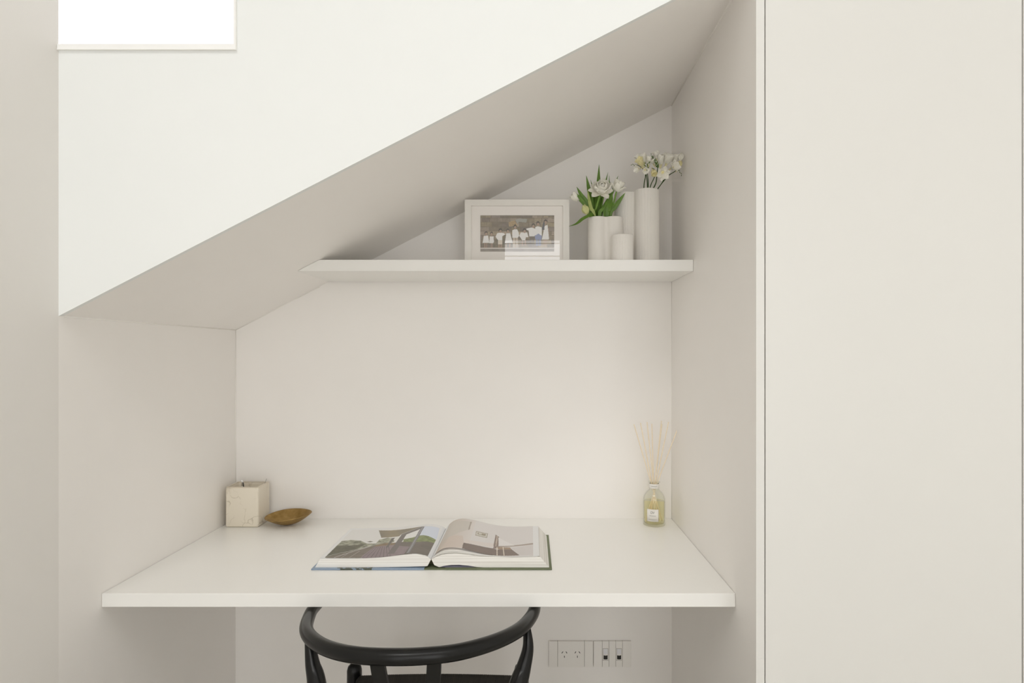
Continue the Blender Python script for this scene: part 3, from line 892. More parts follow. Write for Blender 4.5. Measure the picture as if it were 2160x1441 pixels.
def vase(name, lobes, k, h, label, pitch=None, amp=0.0, M_=420, round_top=0.003, wall=0.004):
    out, per = lobed_outline(lobes, k, M_)
    t = np.roll(out, -1, 0) - np.roll(out, 1, 0); t /= np.linalg.norm(t, axis=1)[:, None]
    nrm = np.stack([t[:, 1], -t[:, 0]], -1)
    rib = np.zeros(M_)
    if pitch:
        nr = round(per / pitch)
        rib = amp * (np.abs(np.sin(np.arange(M_) / M_ * nr * np.pi)) - 1)
    c = np.mean([(a, b) for a, b, _ in lobes], axis=0)
    z0_ = SH_Z1 + 0.0003
    rings = [(-0.004, 0.0), (-0.001, 0.0), (0.0, 0.0012), (0.0, 0.004), (0.0, h * 0.5), (0.0, h - round_top)]
    for q in (0.35, 0.7, 1.0): rings.append((-round_top * 0.6 * (1 - math.cos(q * math.pi / 2)), h - round_top * (1 - math.sin(q * math.pi / 2))))
    rings += [(-wall, h - 0.0006), (-wall - 0.0003, h - 0.004), (-wall, h * 0.5), (-wall, 0.006)]
    V, Fc = [], []
    for i, (o_, z) in enumerate(rings):
        fade = 1.0 if 2 < i < 7 else 0.4
        if i > 8: fade = 0
        p = out + nrm * (o_ + rib * fade)[:, None] if isinstance(rib * fade, np.ndarray) else out
        V += [(a, b, z0_ + z) for a, b in p]
    for i in range(len(rings) - 1):
        for k_ in range(M_):
            a = i * M_ + k_; b = i * M_ + (k_ + 1) % M_
            Fc.append((a, b, b + M_, a + M_))
    Fc.append(tuple(range(M_))[::-1]); Fc.append(tuple((len(rings) - 1) * M_ + k_ for k_ in range(M_)))
    o = mesh(name, V, Fc, M['vase'], None, True, origin=(c[0], c[1], SH_Z1))
    tag(o, label, 'vase', 'white ceramic vases on the shelf')
    return o
TD = 1.882
tvx = (1364.5 - VX) * TD / F
vase('ribbed_vase', [(tvx, TD, 0.0374), (tvx - 0.056, TD + 0.043, 0.0374)], 0.010, 0.2275,
     'tall white ribbed double-lobed vase holding freesias, nearest the right wall', 0.0034, 0.0007, 1000)
LVX, LVY = (1276.7 - VX) * 1.872 / F, 1.885
vase('lobed_vase', [(LVX - 0.0235, LVY - 0.012, 0.0285), (LVX + 0.0245, LVY - 0.014, 0.0275), (LVX - 0.016, LVY + 0.014, 0.027), (LVX + 0.010, LVY + 0.010, 0.026)], 0.010, 0.1425,
     'white smooth lobed vase holding tulips on the shelf', None, 0, 420)
SVX = (1313.5 - VX) * 1.812 / F
vase('short_vase', [(SVX, 1.826, 0.0325)], 0.01, 0.0795, 'short white ribbed cylinder vase, empty, in front of the two flower vases', 0.0034, 0.0006, 480)

# ------------------------------------------------------------------ flowers
def rot_basis(axis, spin):
    a = Vector(axis).normalized()
    h = Vector((0, 0, 1)) if abs(a.z) < 0.92 else Vector((0, 1, 0))
    s_ = a.cross(h).normalized(); t = s_.cross(a).normalized()
    return a, s_ * math.cos(spin) + t * math.sin(spin), -s_ * math.sin(spin) + t * math.cos(spin)

def petal_geo(base, axis, spin, length, width, open0, open1, cup=0.35, tip=0.5, wav=0.0, r0=0.002, nu=6, nv=9):
    """one cupped petal: leaves the axis at angle open0 at its foot and reaches open1 at the tip"""
    a, out_, side = rot_basis(axis, spin)
    V, Fc = [], []
    pos = Vector(base) + out_ * r0
    ph_ = random.random() * 6
    for j in range(nv + 1):
        t = j / nv
        ang = open0 + (open1 - open0) * t
        d = a * math.cos(ang) + out_ * math.sin(ang)
        nn = out_ * math.cos(ang) - a * math.sin(ang)
        if j: pos = pos + d * (length / nv)
        w_ = width * (0.30 + 0.70 * math.sin(math.pi * min(1, t * 0.95 + 0.05) ** 0.9)) if t < 0.55 else width * (1 - ((t - 0.55) / 0.45) ** (2 / tip)) * 1.0
        w_ = max(w_, width * 0.04)
        for i in range(nu + 1):
            s_ = (i / nu - 0.5) * 2
            V.append(pos + side * (s_ * w_ / 2) - nn * (cup * w_ / 2 * (s_ * s_)) + nn * (wav * math.sin(3 * s_ + 5 * t + ph_) * t))
    for j in range(nv):
        for i in range(nu):
            k_ = j * (nu + 1) + i
            Fc.append((k_, k_ + 1, k_ + nu + 2, k_ + nu + 1))
    return V, Fc

def leaf_geo(pts, width, fold=0.25, facing=(0, -1, 0), prof=(0.35, 0.62, 0.86, 1.0, 0.92, 0.58, 0.03), sub=7):
    path = catmull(pts, sub); w = lerp_list([p * width for p in prof], len(path))
    V, Fc = [], []
    for i, p in enumerate(path):
        a = path[max(0, i - 1)]; b = path[min(len(path) - 1, i + 1)]
        t = (b - a).normalized()
        side = t.cross(Vector(facing)).normalized(); nn = side.cross(t).normalized()
        for s_ in (-1, -0.5, 0, 0.5, 1):
            V.append(p + side * (s_ * w[i] / 2) + nn * (fold * w[i] * (abs(s_) - 0.5)))
    for i in range(len(path) - 1):
        for k_ in range(4):
            q = i * 5 + k_
            Fc.append((q, q + 1, q + 6, q + 5))
    return V, Fc

def solid(o, t=0.0006):
    md = o.modifiers.new('thickness', 'SOLIDIFY'); md.thickness = t; md.offset = 0
    return o

def T(x, y, d): return P(1195 + x / 9.607, 340 + y / 9.607, d)   # tulip close-up view coordinates
VT = LVY
def foot(dx=0.0, dy=0.0): return Vector((LVX + dx, LVY + dy, SH_Z1 + 0.02))

def tulip(label, stem_pts, stem_r, petals, leaves, bud=None):
    t = thing('tulip', stem_pts[0], label, 'flower', 'tulips in the lobed vase')
    tube('stem', stem_pts, [stem_r, stem_r * 0.95, stem_r * 0.9], M['stem'], t, seg=10)
    base = Vector(stem_pts[-1]); ax = (Vector(stem_pts[-1]) - Vector(stem_pts[-2]))
    for (ax_, spin, ln, wd_, o0_, o1_, cup_, tip_, wav_, m_) in petals:
        V, Fc = petal_geo(base, ax_ if ax_ else ax, spin, ln, wd_, o0_, o1_, cup_, tip_, wav_)
        solid(mesh('petal', V, Fc, M[m_], t, True), 0.0005)
    for pts, wd_, fc, m_ in leaves:
        V, Fc = leaf_geo(pts, wd_ * 1.25, 0.20, fc)
        solid(mesh('leaf', V, Fc, M[m_], t, True), 0.0007)
    return t

def cup(n_, ln, wd_, o0_, o1_, ax_=None, spin0=0.0, cup_=0.45, tip_=0.9, wav_=0.0, m_='petal'):
    return [(ax_, spin0 + 2 * math.pi * i / n_ + random.uniform(-.12, .12), ln * random.uniform(.93, 1.07), wd_, o0_, o1_ + random.uniform(-.1, .1), cup_, tip_, wav_, m_) for i in range(n_)]

# open double bloom facing the viewer
dC = VT - 0.026
ax = (0.10, -0.62, 0.78)
ax = (0.05, -0.80, 0.60)
pets = cup(4, 0.030, 0.027, 0.55, -0.75, ax, 0.2, 0.75, 0.5, 0.001)
pets += cup(5, 0.036, 0.031, 0.85, -0.55, ax, 0.6, 0.65, 0.5, 0.0015)
pets += cup(6, 0.041, 0.033, 1.15, -0.35, ax, 0.1, 0.6, 0.5, 0.002)
pets += cup(7, 0.042, 0.032, 1.40, 0.05, ax, 0.45, 0.5, 0.55, 0.0025)
pets += [(ax, s_, 0.037, 0.022, 1.65, 1.15, 0.3, 0.7, 0.003, 'petal') for s_ in (0.1, 0.8, 2.4, 3.1, 4.2, 5.6)]
tulip('large open double white tulip facing forward in the centre of the lobed vase',
      [foot(-0.008, 0.0), T(565, 1120, VT - 0.012), T(600, 950, VT - 0.022), T(650, 780, VT - 0.024), T(690, 640, dC)], 0.0032, pets,
      [([foot(-0.004, .006), T(640, 1120, VT + 0.01), T(640, 700, VT + 0.016), T(660, 70, VT + 0.018)], 0.0165, (0.15, -1, 0), 'leaf'),
       ([foot(0.008, -.004), T(800, 1130, VT - 0.012), T(830, 950, VT - 0.016), T(880, 790, VT - 0.012), T(930, 640, VT - 0.01)], 0.0190, (0.1, -1, 0.1), 'leaf'),
       ([foot(0.0, -.004), T(670, 1130, VT - 0.016), T(740, 960, VT - 0.018), T(860, 780, VT - 0.014)], 0.0085, (0.2, -1, 0), 'leaf')])
# drooping tulip at far left
axl = (T(40, 670, 1.86) - T(270, 790, 1.86)).normalized() + Vector((0, -0.1, 0.12))
tulip('white tulip leaning out to the left towards the photo frame',
      [foot(-0.018, -.002), T(500, 1110, VT - 0.006), T(380, 930, VT - 0.008), T(262, 792, VT - 0.010)], 0.0026,
      cup(3, 0.030, 0.022, 0.60, -0.25, axl, 0.3, 0.65, 0.6, 0.001) + cup(4, 0.032, 0.022, 0.85, -0.10, axl, 0.9, 0.6, 0.65, 0.001),
      [([foot(-0.014, -.006), T(520, 1110, VT - 0.010), T(430, 880, VT - 0.016), T(300, 690, VT - 0.018), T(205, 520, VT - 0.012)], 0.0120, (-0.1, -1, 0.2), 'leaf'),
       ([foot(-0.012, -.003), T(490, 1120, VT - 0.014), T(420, 960, VT - 0.02), T(290, 760, VT - 0.022), T(160, 630, VT - 0.018)], 0.0100, (-0.2, -1, 0.2), 'leaf'),
       ([foot(-0.016, .0), T(540, 1120, VT + 0.004), T(500, 800, VT + 0.006), T(450, 560, VT + 0.006), T(400, 292, VT + 0.004)], 0.0135, (0.3, -1, 0), 'leaf')])
# greenish closed bud, lower left
axb = (T(335, 865, 1.85) - T(430, 1085, 1.85)).normalized()
tulip('closed greenish white tulip bud low on the left rim of the lobed vase',
      [foot(-0.020, -.012), T(520, 1160, VT - 0.028), T(470, 1110, VT - 0.034), T(425, 1075, VT - 0.036)], 0.0024,
      cup(3, 0.032, 0.023, 0.62, -0.42, axb, 0.4, 0.7, 0.75, 0, 'petal_bud') + cup(3, 0.032, 0.023, 0.70, -0.38, axb, 1.45, 0.7, 0.75, 0, 'petal_bud'),
      [([foot(-0.022, -.012), T(545, 1140, VT - 0.026), T(470, 1105, VT - 0.040), T(330, 1170, VT - 0.048), T(200, 1270, VT - 0.050), T(50, 1322, VT - 0.044)], 0.0086, (0.2, -0.75, 0.65), 'leaf'),
       ([foot(-0.012, -.010), T(570, 1120, VT - 0.02), T(500, 960, VT - 0.022), T(455, 760, VT - 0.018), T(430, 585, VT - 0.014)], 0.0085, (-0.3, -1, 0), 'leaf_pale')])
# right-hand tulip further back
axr = (0.30, 0.05, 0.95)
tulip('pale white tulip standing at the right rear of the lobed vase',
      [foot(0.016, .010), T(850, 1130, VT - 0.006), T(950, 860, VT - 0.012), T(1010, 625, VT - 0.014)], 0.0027,
      cup(4, 0.036, 0.026, 0.55, -0.30, axr, 0.3, 0.6, 0.5, 0.001) + cup(5, 0.039, 0.029, 0.90, -0.15, axr, 0.8, 0.55, 0.5, 0.002) + cup(4, 0.033, 0.022, 1.25, 0.35, axr, 0.1, 0.4, 0.7, 0.002),
      [([foot(0.014, .0), T(700, 1140, VT - 0.004), T(860, 760, VT - 0.010), T(950, 560, VT - 0.010), T(1045, 298, VT - 0.004)], 0.0092, (0.2, -1, 0), 'leaf'),
       ([foot(0.020, .004), T(880, 1130, VT - 0.010), T(980, 930, VT - 0.016), T(1080, 790, VT - 0.020), T(1190, 640, VT - 0.022)], 0.0115, (0.3, -1, 0.1), 'leaf'),
       ([foot(0.010, .012), T(780, 1100, VT + 0.004), T(860, 700, VT + 0.002), T(865, 290, VT - 0.014)], 0.0062, (0.5, -1, 0), 'leaf')])
# half hidden tulip behind the open bloom
axh = (0.12, 0.2, 0.97)
tulip('small white tulip half hidden behind the large open bloom',
      [foot(0.004, .010), T(700, 1100, VT + 0.008), T(740, 760, VT + 0.010), T(755, 520, VT + 0.010)], 0.0024,
      cup(3, 0.024, 0.016, 0.5, -0.1, axh, 0.2, 0.55, 1.0) + cup(3, 0.025, 0.016, 0.6, 0.05, axh, 1.2, 0.55, 1.0),
      [([foot(0.006, .014), T(690, 1100, VT + 0.022), T(760, 600, VT + 0.026), T(840, 225, VT + 0.024)], 0.0072, (0.3, -1, 0), 'leaf'),
       ([foot(-0.006, .012), T(600, 1100, VT + 0.02), T(560, 700, VT + 0.024), T(490, 378, VT + 0.022)], 0.0066, (0.3, -1, 0), 'leaf')])

# freesias in the tall vase
def Q(x, y, d): return P(1320 + x / 13.1, 310 + y / 13.1, d)
def tfoot(dx, dy): return Vector((tvx + dx, TD + dy, SH_Z1 + 0.03))
def funnel(parent, base, axis, ln, wd_, spread, m_='fpetal', n_=6, closed=False):
    base = Vector(base); ax_ = Vector(axis).normalized()
    V, Fc = tube_geo([base - ax_ * ln * 0.45, base - ax_ * ln * 0.1, base + ax_ * ln * 0.12], [ln * 0.05, ln * 0.09, ln * 0.15], 8, 3)
    f = mesh('flower', V, Fc, M['fyellow'] if not closed else M[m_], parent, True)
    s0 = random.random() * 2
    for i in range(n_):
        V, Fc = petal_geo(base, ax_, s0 + 2 * math.pi * i / n_, ln * (1.0 if i % 2 else 0.92), wd_, 0.42 if not closed else 0.35, spread * random.uniform(.8, 1.15) if not closed else -0.35, 0.45, 0.75, 0.0006, r0=0.0012, nu=4, nv=6)
        solid(mesh('petal', V, Fc, M[m_], f, True), 0.0004)
    if not closed:
        V, Fc = tube_geo([base, base + ax_ * ln * 0.35], [ln * 0.05, ln * 0.02], 6, 2)
        mesh('stamen', V, Fc, M['throat'], f, True)
    return f
def buds(parent, pts, r0, r1, cnt):
    path = catmull(pts, 8)
    for i in range(cnt):
        p = path[int(i / max(1, cnt - 1) * (len(path) - 1))]
        q = path[min(len(path) - 1, int(i / max(1, cnt - 1) * (len(path) - 1)) + 1)]
        d = (q - p) if (q - p).length > 1e-6 else (path[-1] - path[-2])
        d = d.normalized(); sd = d.cross(Vector((0, 1, 0))).normalized() * (1 if i % 2 else -1)
        r_ = r0 + (r1 - r0) * i / max(1, cnt - 1)
        tube('bud', [p, p + (d * 0.7 + sd * 0.6) * r_ * 1.6, p + (d * 1.1 + sd * 0.6) * r_ * 3.4], [r_ * 0.6, r_, r_ * 0.35], M['fbud'], parent, seg=7, sub=3)
def freesia(label, pts, flowers, budl, r_=0.0013):
    p1, p2 = pts[1], pts[2]
    d = p1 - p2
    low = p1 + d * (0.02 / -d.z)
    ft_ = p1 + d * ((p1.z - (SH_Z1 + 0.03)) / -d.z)
    for q in (low, ft_):
        h_ = Vector((q.x - tvx, q.y - TD, 0))
        if h_.length > 0.0295: h_ *= 0.0295 / h_.length
        q.x, q.y = tvx + h_.x, TD + h_.y
    pts = [ft_, low] + pts[1:]
    t = thing('freesia', pts[0], label, 'flower', 'freesias in the tall vase')
    tube('stem', pts, [r_ * 1.25, r_ * 1.15, r_ * 0.8], M['fstem'], t, seg=8)
    for (b_, ax_, ln, wd_, sp, m_, cl) in flowers: funnel(t, b_, ax_, ln * 1.30, wd_ * 1.55, sp, m_, 6, cl)
    for b_ in budl: buds(t, *b_)
    return t
A = TD - 0.012
freesia('leftmost freesia in the tall vase, with a small green bud tip pointing left',
        [tfoot(-0.022, 0), Q(495, 1210, A), Q(510, 1000, A), Q(545, 790, A), Q(500, 640, A), Q(360, 520, A), Q(270, 490, A)],
        [(Q(400, 590, A - .006), (-0.8, -0.5, -0.25), 0.017, 0.0095, 0.9, 'fpetal', False),
         (Q(450, 520, A - .008), (-0.45, -0.55, 0.6), 0.023, 0.012, 0.55, 'fyellow', False)],
        [([Q(290, 500, A), Q(170, 490, A)], 0.0013, 0.0010, 4)])
freesia('freesia with an upright pale bloom at the left of the tall vase',
        [tfoot(-0.014, 0.006), Q(600, 1190, A + .006), Q(590, 950, A + .006), Q(560, 740, A + .006), Q(520, 560, A + .008)],
        [(Q(500, 450, A + .006), (-0.2, -0.2, 1), 0.025, 0.012, 0.35, 'fpetal', False),
         (Q(530, 620, A - .006), (0.0, -0.8, -0.5), 0.016, 0.010, 0.6, 'fpetal', False),
         (Q(420, 400, A + .010), (-0.5, 0.1, 0.9), 0.020, 0.011, 0.5, 'fpetal', False)], [])
freesia('freesia with a green forked bud in front of a cream bloom in the tall vase',
        [tfoot(-0.008, -0.004), Q(620, 1190, A - .006), Q(620, 950, A - .008), Q(600, 760, A - .01), Q(580, 600, A - .012)],
        [(Q(620, 520, A), (0.12, -0.15, 1), 0.025, 0.011, 0.25, 'fpetal', False)],
        [([Q(580, 600, A - .014), Q(530, 470, A - .014)], 0.0019, 0.0015, 3), ([Q(590, 600, A - .014), Q(630, 450, A - .014)], 0.0020, 0.0017, 3)])
freesia('freesia with a yellow drooping bloom low in the middle of the tall vase',
        [tfoot(-0.002, -0.002), Q(655, 1190, A - .004), Q(700, 1030, A - .008), Q(790, 830, A - .010), Q(800, 640, A - .012), Q(730, 590, A - .014)],
        [(Q(745, 640, A - .016), (0.15, -0.6, -0.8), 0.019, 0.011, 0.4, 'fyellow', False),
         (Q(770, 470, A), (-0.3, -0.35, 0.4), 0.020, 0.010, 0.6, 'fpetal', False)], [])
freesia('freesia ending in a tall spike of green buds at the centre of the tall vase',
        [tfoot(0.004, 0.004), Q(735, 1190, A), Q(830, 1000, A - .004), Q(860, 780, A - .008), Q(880, 560, A - .012)],
        [(Q(960, 520, A + .002), (0.05, -0.2, 1), 0.027, 0.013, 0.35, 'fpetal', False),
         (Q(870, 330, A + .006), (-0.15, 0.1, 1), 0.020, 0.011, 0.5, 'fpetal', False)],
        [([Q(880, 580, A - .014), Q(830, 400, A - .016), Q(700, 215, A - .014)], 0.0024, 0.0011, 13)], 0.0016)
freesia('freesia with a star-shaped white bloom facing forward at the right of the tall vase',
        [tfoot(0.012, -0.006), Q(850, 1195, A - .008), Q(990, 1010, A - .012), Q(1060, 850, A - .012), Q(1030, 680, A - .010)],
        [(Q(1010, 690, A - .016), (-0.05, -0.85, -0.45), 0.026, 0.0135, 1.0, 'fpetal', False),
         (Q(1120, 470, A - .008), (0.25, -0.5, 0.75), 0.027, 0.0155, 0.55, 'fpetal', False),
         (Q(1110, 400, A + .008), (-0.1, 0.1, 1.0), 0.021, 0.012, 0.5, 'fpetal', False)], [])
freesia('rightmost freesia leaning towards the wall with a white closed bud and dark bud tip',
        [tfoot(0.016, 0.0), Q(858, 1200, A), Q(1000, 1000, A), Q(1200, 780, A), Q(1320, 700, A), Q(1400, 640, A)],
        [(Q(1260, 590, A - .006), (0.35, -0.7, 0.1), 0.023, 0.0125, 0.85, 'fpetal', False),
         (Q(1320, 450, A + .004), (0.25, -0.1, 0.9), 0.023, 0.012, 0.4, 'fpetal', False),
         (Q(1430, 590, A), (0.42, 0.0, 0.9), 0.021, 0.0105, 0, 'fyellow', True),
         (Q(1500, 370, A), (0.22, 0.0, 1), 0.019, 0.0125, 0, 'fpetal', True)],
        [([Q(1400, 640, A), Q(1490, 680, A), Q(1540, 770, A)], 0.0015, 0.0009, 5)])

# ------------------------------------------------------------------ book
BY0, BY1 = 1.565, 1.835          # page edges nearest / farthest
bk = thing('book', (-0.252, 1.70, DESK_Z), 'large open hardback book showing two full-page architecture photographs on the desk', 'book')
CZ = DESK_Z + 0.0004
ct = 0.0030
def fxp(px): return (px - VX) * BY0 / F
def fzp(py): return EYE - (py - VY) * BY0 / F
LT = [(675, 1178.3), (700, 1178.6), (727.8, 1178.4), (755, 1178), (779.6, 1177), (805.6, 1175.4), (831.5, 1172.3), (857.4, 1169.4), (873, 1168.4), (883.3, 1169.1), (896, 1172), (904, 1175.3), (909.3, 1179.6)]
RTp = [(910, 1179.6), (913, 1175), (916.9, 1170.6), (922, 1165.5), (930, 1159.8), (938, 1156.6), (947.7, 1155), (958, 1155), (970.6, 1156.5), (984, 1159.3), (997, 1162.6), (1010, 1166), (1024, 1169), (1051, 1173), (1078, 1174.6), (1100, 1174.4), (1118, 1173.6), (1138, 1173)]
RBp = [(910, 1180), (918, 1175.5), (930, 1171), (940, 1169.2), (950, 1168.4), (964, 1168.2), (984, 1169.8), (1004, 1172.2), (1024, 1174), (1051, 1175.2), (1078, 1176), (1118, 1175.2), (1140, 1174.8)]
toW = lambda l: [(fxp(a), fzp(b_)) for a, b_ in l]
LTw, RTw, RBw = toW(LT), toW(RTp), toW(RBp)
def prof(pts):
    cp = catmull([(a, 0, b_) for a, b_ in pts], 6)
    xs = [p.x for p in cp]; zs = [p.z for p in cp]
    return np.array(xs), np.array(zs)
LTx, LTz = prof(LTw); RTx, RTz = prof(RTw); RBx, RBz = prof(RBw)
# boards and spine
lb = box('cover_board', (fxp(664) - 0.006, BY0 - 0.010, CZ), (-0.270, BY1 + 0.012, CZ + ct), M['jacket'], bk, bevel=0.0007)
rb = box('cover_board', (-0.218, BY0 - 0.010, CZ), (0.0530, BY1 + 0.012, CZ + ct), M['cover_green'], bk, bevel=0.0007)
sp = box('spine', (-0.276, BY0 - 0.009, CZ), (-0.214, BY1 + 0.011, CZ + 0.0018), M['cover_green'], bk, bevel=0.0005)
gb = CZ + ct + 0.0002
# spine lining: inner fold seen as a dark little tent between the two blocks
prism('spine_lining', [(-0.2655, gb - 0.001), (-0.2315, gb - 0.001), (-0.2525, fzp(1183.5))], 'y', BY0 + 0.030, BY1 - 0.002, M['cover_dark'], bk)
def block(name, top, bottom):
    poly = bottom + top
    bm = bmesh.new()
    bm_prism(bm, poly, 'y', BY0, BY1)
    o = from_bm(name, bm, M['edges'], bk)
    return sharp(o, 40)
lt = list(zip(LTx, LTz - 0.0006))
block('page_block', lt[::-1], [(fxp(664.5), gb), (fxp(760), gb), (fxp(840), gb + 0.0012), (fxp(885), gb + 0.0026), (fxp(899), gb + 0.0030), (fxp(902), gb + 0.0040)])
rt = list(zip(RBx, RBz - 0.0004))
block('page_block', rt[::-1], [(fxp(916), gb + 0.006), (fxp(926.5), gb + 0.0006), (fxp(936), gb + 0.0040), (fxp(952), gb + 0.0064), (fxp(968), gb + 0.0066), (fxp(988), gb + 0.0046), (fxp(1006), gb + 0.0010), (fxp(1020), gb), (fxp(1158.5), gb)])
mesh('endpaper', [(fxp(928), BY0 + 0.001, gb + 0.0003), (fxp(1015), BY0 + 0.001, gb + 0.0003), (fxp(1015), BY1, gb + 0.0003), (fxp(928), BY1, gb + 0.0003)], [(0, 1, 2, 3)], M['endpaper'], bk)
# loose leaves between block and top page on the right
def leaf_sheet(name, f, m, shrink=0.0):
    xs = RTx[RTx < fxp(1137)]
    zt = np.interp(xs, RTx, RTz); zb_ = np.interp(xs, RBx, RBz)
    z = zb_ * (1 - f) + zt * f
    V, Fc = [], []
    for x, zz in zip(xs, z):
        V.append((x - shrink, BY0 + 0.0008, zz)); V.append((x - shrink, BY1 - 0.0008, zz))
    for i in range(len(xs) - 1): Fc.append((2 * i, 2 * i + 2, 2 * i + 3, 2 * i + 1))
    o = mesh(name, V, Fc, m, bk, True); solid(o, 0.0004)
    return o
for f in (0.16, 0.36, 0.50): leaf_sheet('loose_page', f, M['paper'], 0.001 * f)

def unproject_book(px, py, xs, zs):
    """page position (x, y) printed under an image point, found on the curved page surface"""
    z = 0.772
    for _ in range(12):
        d = F * (EYE - z) / (py - VY)
        x = (px - VX) * d / F
        z = 0.5 * z + 0.5 * float(np.interp(x, xs, zs))
    return x, d
def page(name, xs, zs, x_lo, x_hi, ox, oy, sc, draw, lift):
    cols = np.linspace(x_lo, x_hi, 300); rows = np.linspace(BY0, BY1, 240)
    X, Y = np.meshgrid(cols, rows)
    cvp = Canvas(X, Y, (228, 223, 214))
    conv = lambda pts: [unproject_book(ox + a / sc, oy + b_ / sc, xs, zs) for a, b_ in pts]
    draw(cvp, conv)
    Zp = np.interp(X, xs, zs) + lift
    o = sheet(name, np.stack([X, Y, Zp], -1), cvp.a, M['page'], bk)
    solid(o, 0.0003)
    return o

def draw_left(c, cv_):
    k = 900
    pl = lambda pts, col, **kw: c.poly(cv_(pts), col, **kw)
    ln = lambda pts, w_, col, **kw: c.line(cv_(pts), w_, col, **kw)
    pl([(270, 668), (720, 215), (1150, 205), (1700, 160), (1960, 150), (2150, 190), (1960, 656), (1800, 612), (1500, 625), (1200, 660), (700, 676)], (224, 218, 207))
    pl([(1890, 160), (2140, 190), (2090, 385), (1960, 325), (1800, 315)], (212, 214, 218))
    pl([(270, 668), (420, 520), (545, 400), (700, 380), (860, 395), (960, 440), (1100, 440), (1160, 375), (1300, 345), (1410, 360), (1400, 410), (1250, 470), (760, 560), (540, 620), (300, 668)], (92, 92, 68), col2=(186, 182, 156), freq=110)
    pl([(270, 668), (480, 470), (700, 470), (940, 450), (760, 540), (540, 605), (330, 650)], (92, 88, 68), noise=0.25, freq=140)
    pl([(955, 412), (1010, 398), (1060, 408), (1010, 420)], (120, 116, 96))
    pl([(270, 668), (540, 605), (1090, 470), (1110, 490), (850, 676), (300, 676)], (120, 108, 92), noise=0.12, freq=60)
    pl([(1090, 470), (1250, 432), (1480, 420), (1600, 405), (1630, 495), (1090, 495)], (134, 112, 82), noise=0.2, freq=120)
    pl([(1600, 292), (1815, 212), (1745, 345), (1560, 365)], (228, 223, 212))
    pl([(1400, 345), (1500, 325), (1470, 380), (1390, 390)], (222, 216, 202))
    pl([(1550, 370), (1700, 342), (1820, 308), (1880, 305), (1960, 320), (2090, 388), (2070, 440), (1800, 430), (1550, 410)], (104, 112, 66), col2=(146, 152, 98), freq=150)
    pl([(1480, 420), (1800, 412), (2070, 440), (1965, 656), (1880, 625), (1700, 605), (1420, 640)], (108, 98, 86), noise=0.12, freq=40)
    pl([(1090, 490), (1290, 468), (1400, 463), (1500, 478), (1650, 490), (1560, 610), (1400, 640), (1200, 662), (1000, 676), (850, 676), (900, 620)], (140, 122, 120), noise=0.08, freq=60)
    for x0, x1 in ((1110, 880), (1135, 950), (1160, 1020), (1185, 1090), (1212, 1160), (1240, 1225), (1270, 1290), (1310, 1340)):
        ln([(x0, 485), (x1, 668)], 0.0013, (96, 82, 82))
    pl([(1360, 352), (1412, 345), (1300, 500), (1262, 512)], (104, 97, 88))
    pl([(1500, 322), (1602, 288), (1500, 450), (1400, 602), (1290, 612)], (112, 103, 95), noise=0.05, freq=40)
    pl([(1150, 225), (1350, 226), (1700, 186), (1930, 150), (1840, 165), (1520, 288), (1480, 322), (1300, 342), (1190, 345)], (128, 118, 98), col2=(150, 134, 104), freq=30)
    pl([(1520, 288), (1840, 163), (1880, 163), (1800, 215), (1600, 292), (1500, 330)], (118, 110, 100))
    ln([(1510, 292), (1845, 165)], 0.0022, (198, 192, 182))
    pl([(1845, 163), (1895, 163), (1650, 590), (1590, 600)], (128, 123, 120))
    ln([(1868, 165), (1620, 590)], 0.0018, (168, 164, 160))
    ln([(290, 648), (540, 590), (860, 520), (1180, 430)], 0.0022, (186, 178, 168))
    ln([(420, 668), (760, 560), (1000, 490)], 0.0026, (196, 188, 180))
    ln([(540, 668), (640, 610)], 0.0020, (166, 152, 140)); ln([(670, 668), (840, 560)], 0.0022, (166, 152, 140))
    c.fill(c.X < c.X.min() + 0.006, (228, 223, 214)); c.fill(c.X > -0.2625, (226, 222, 214))
page('printed_page', LTx, LTz, LTx[0], LTx[-1], 650, 1090, 7.714, draw_left, 0.0002)

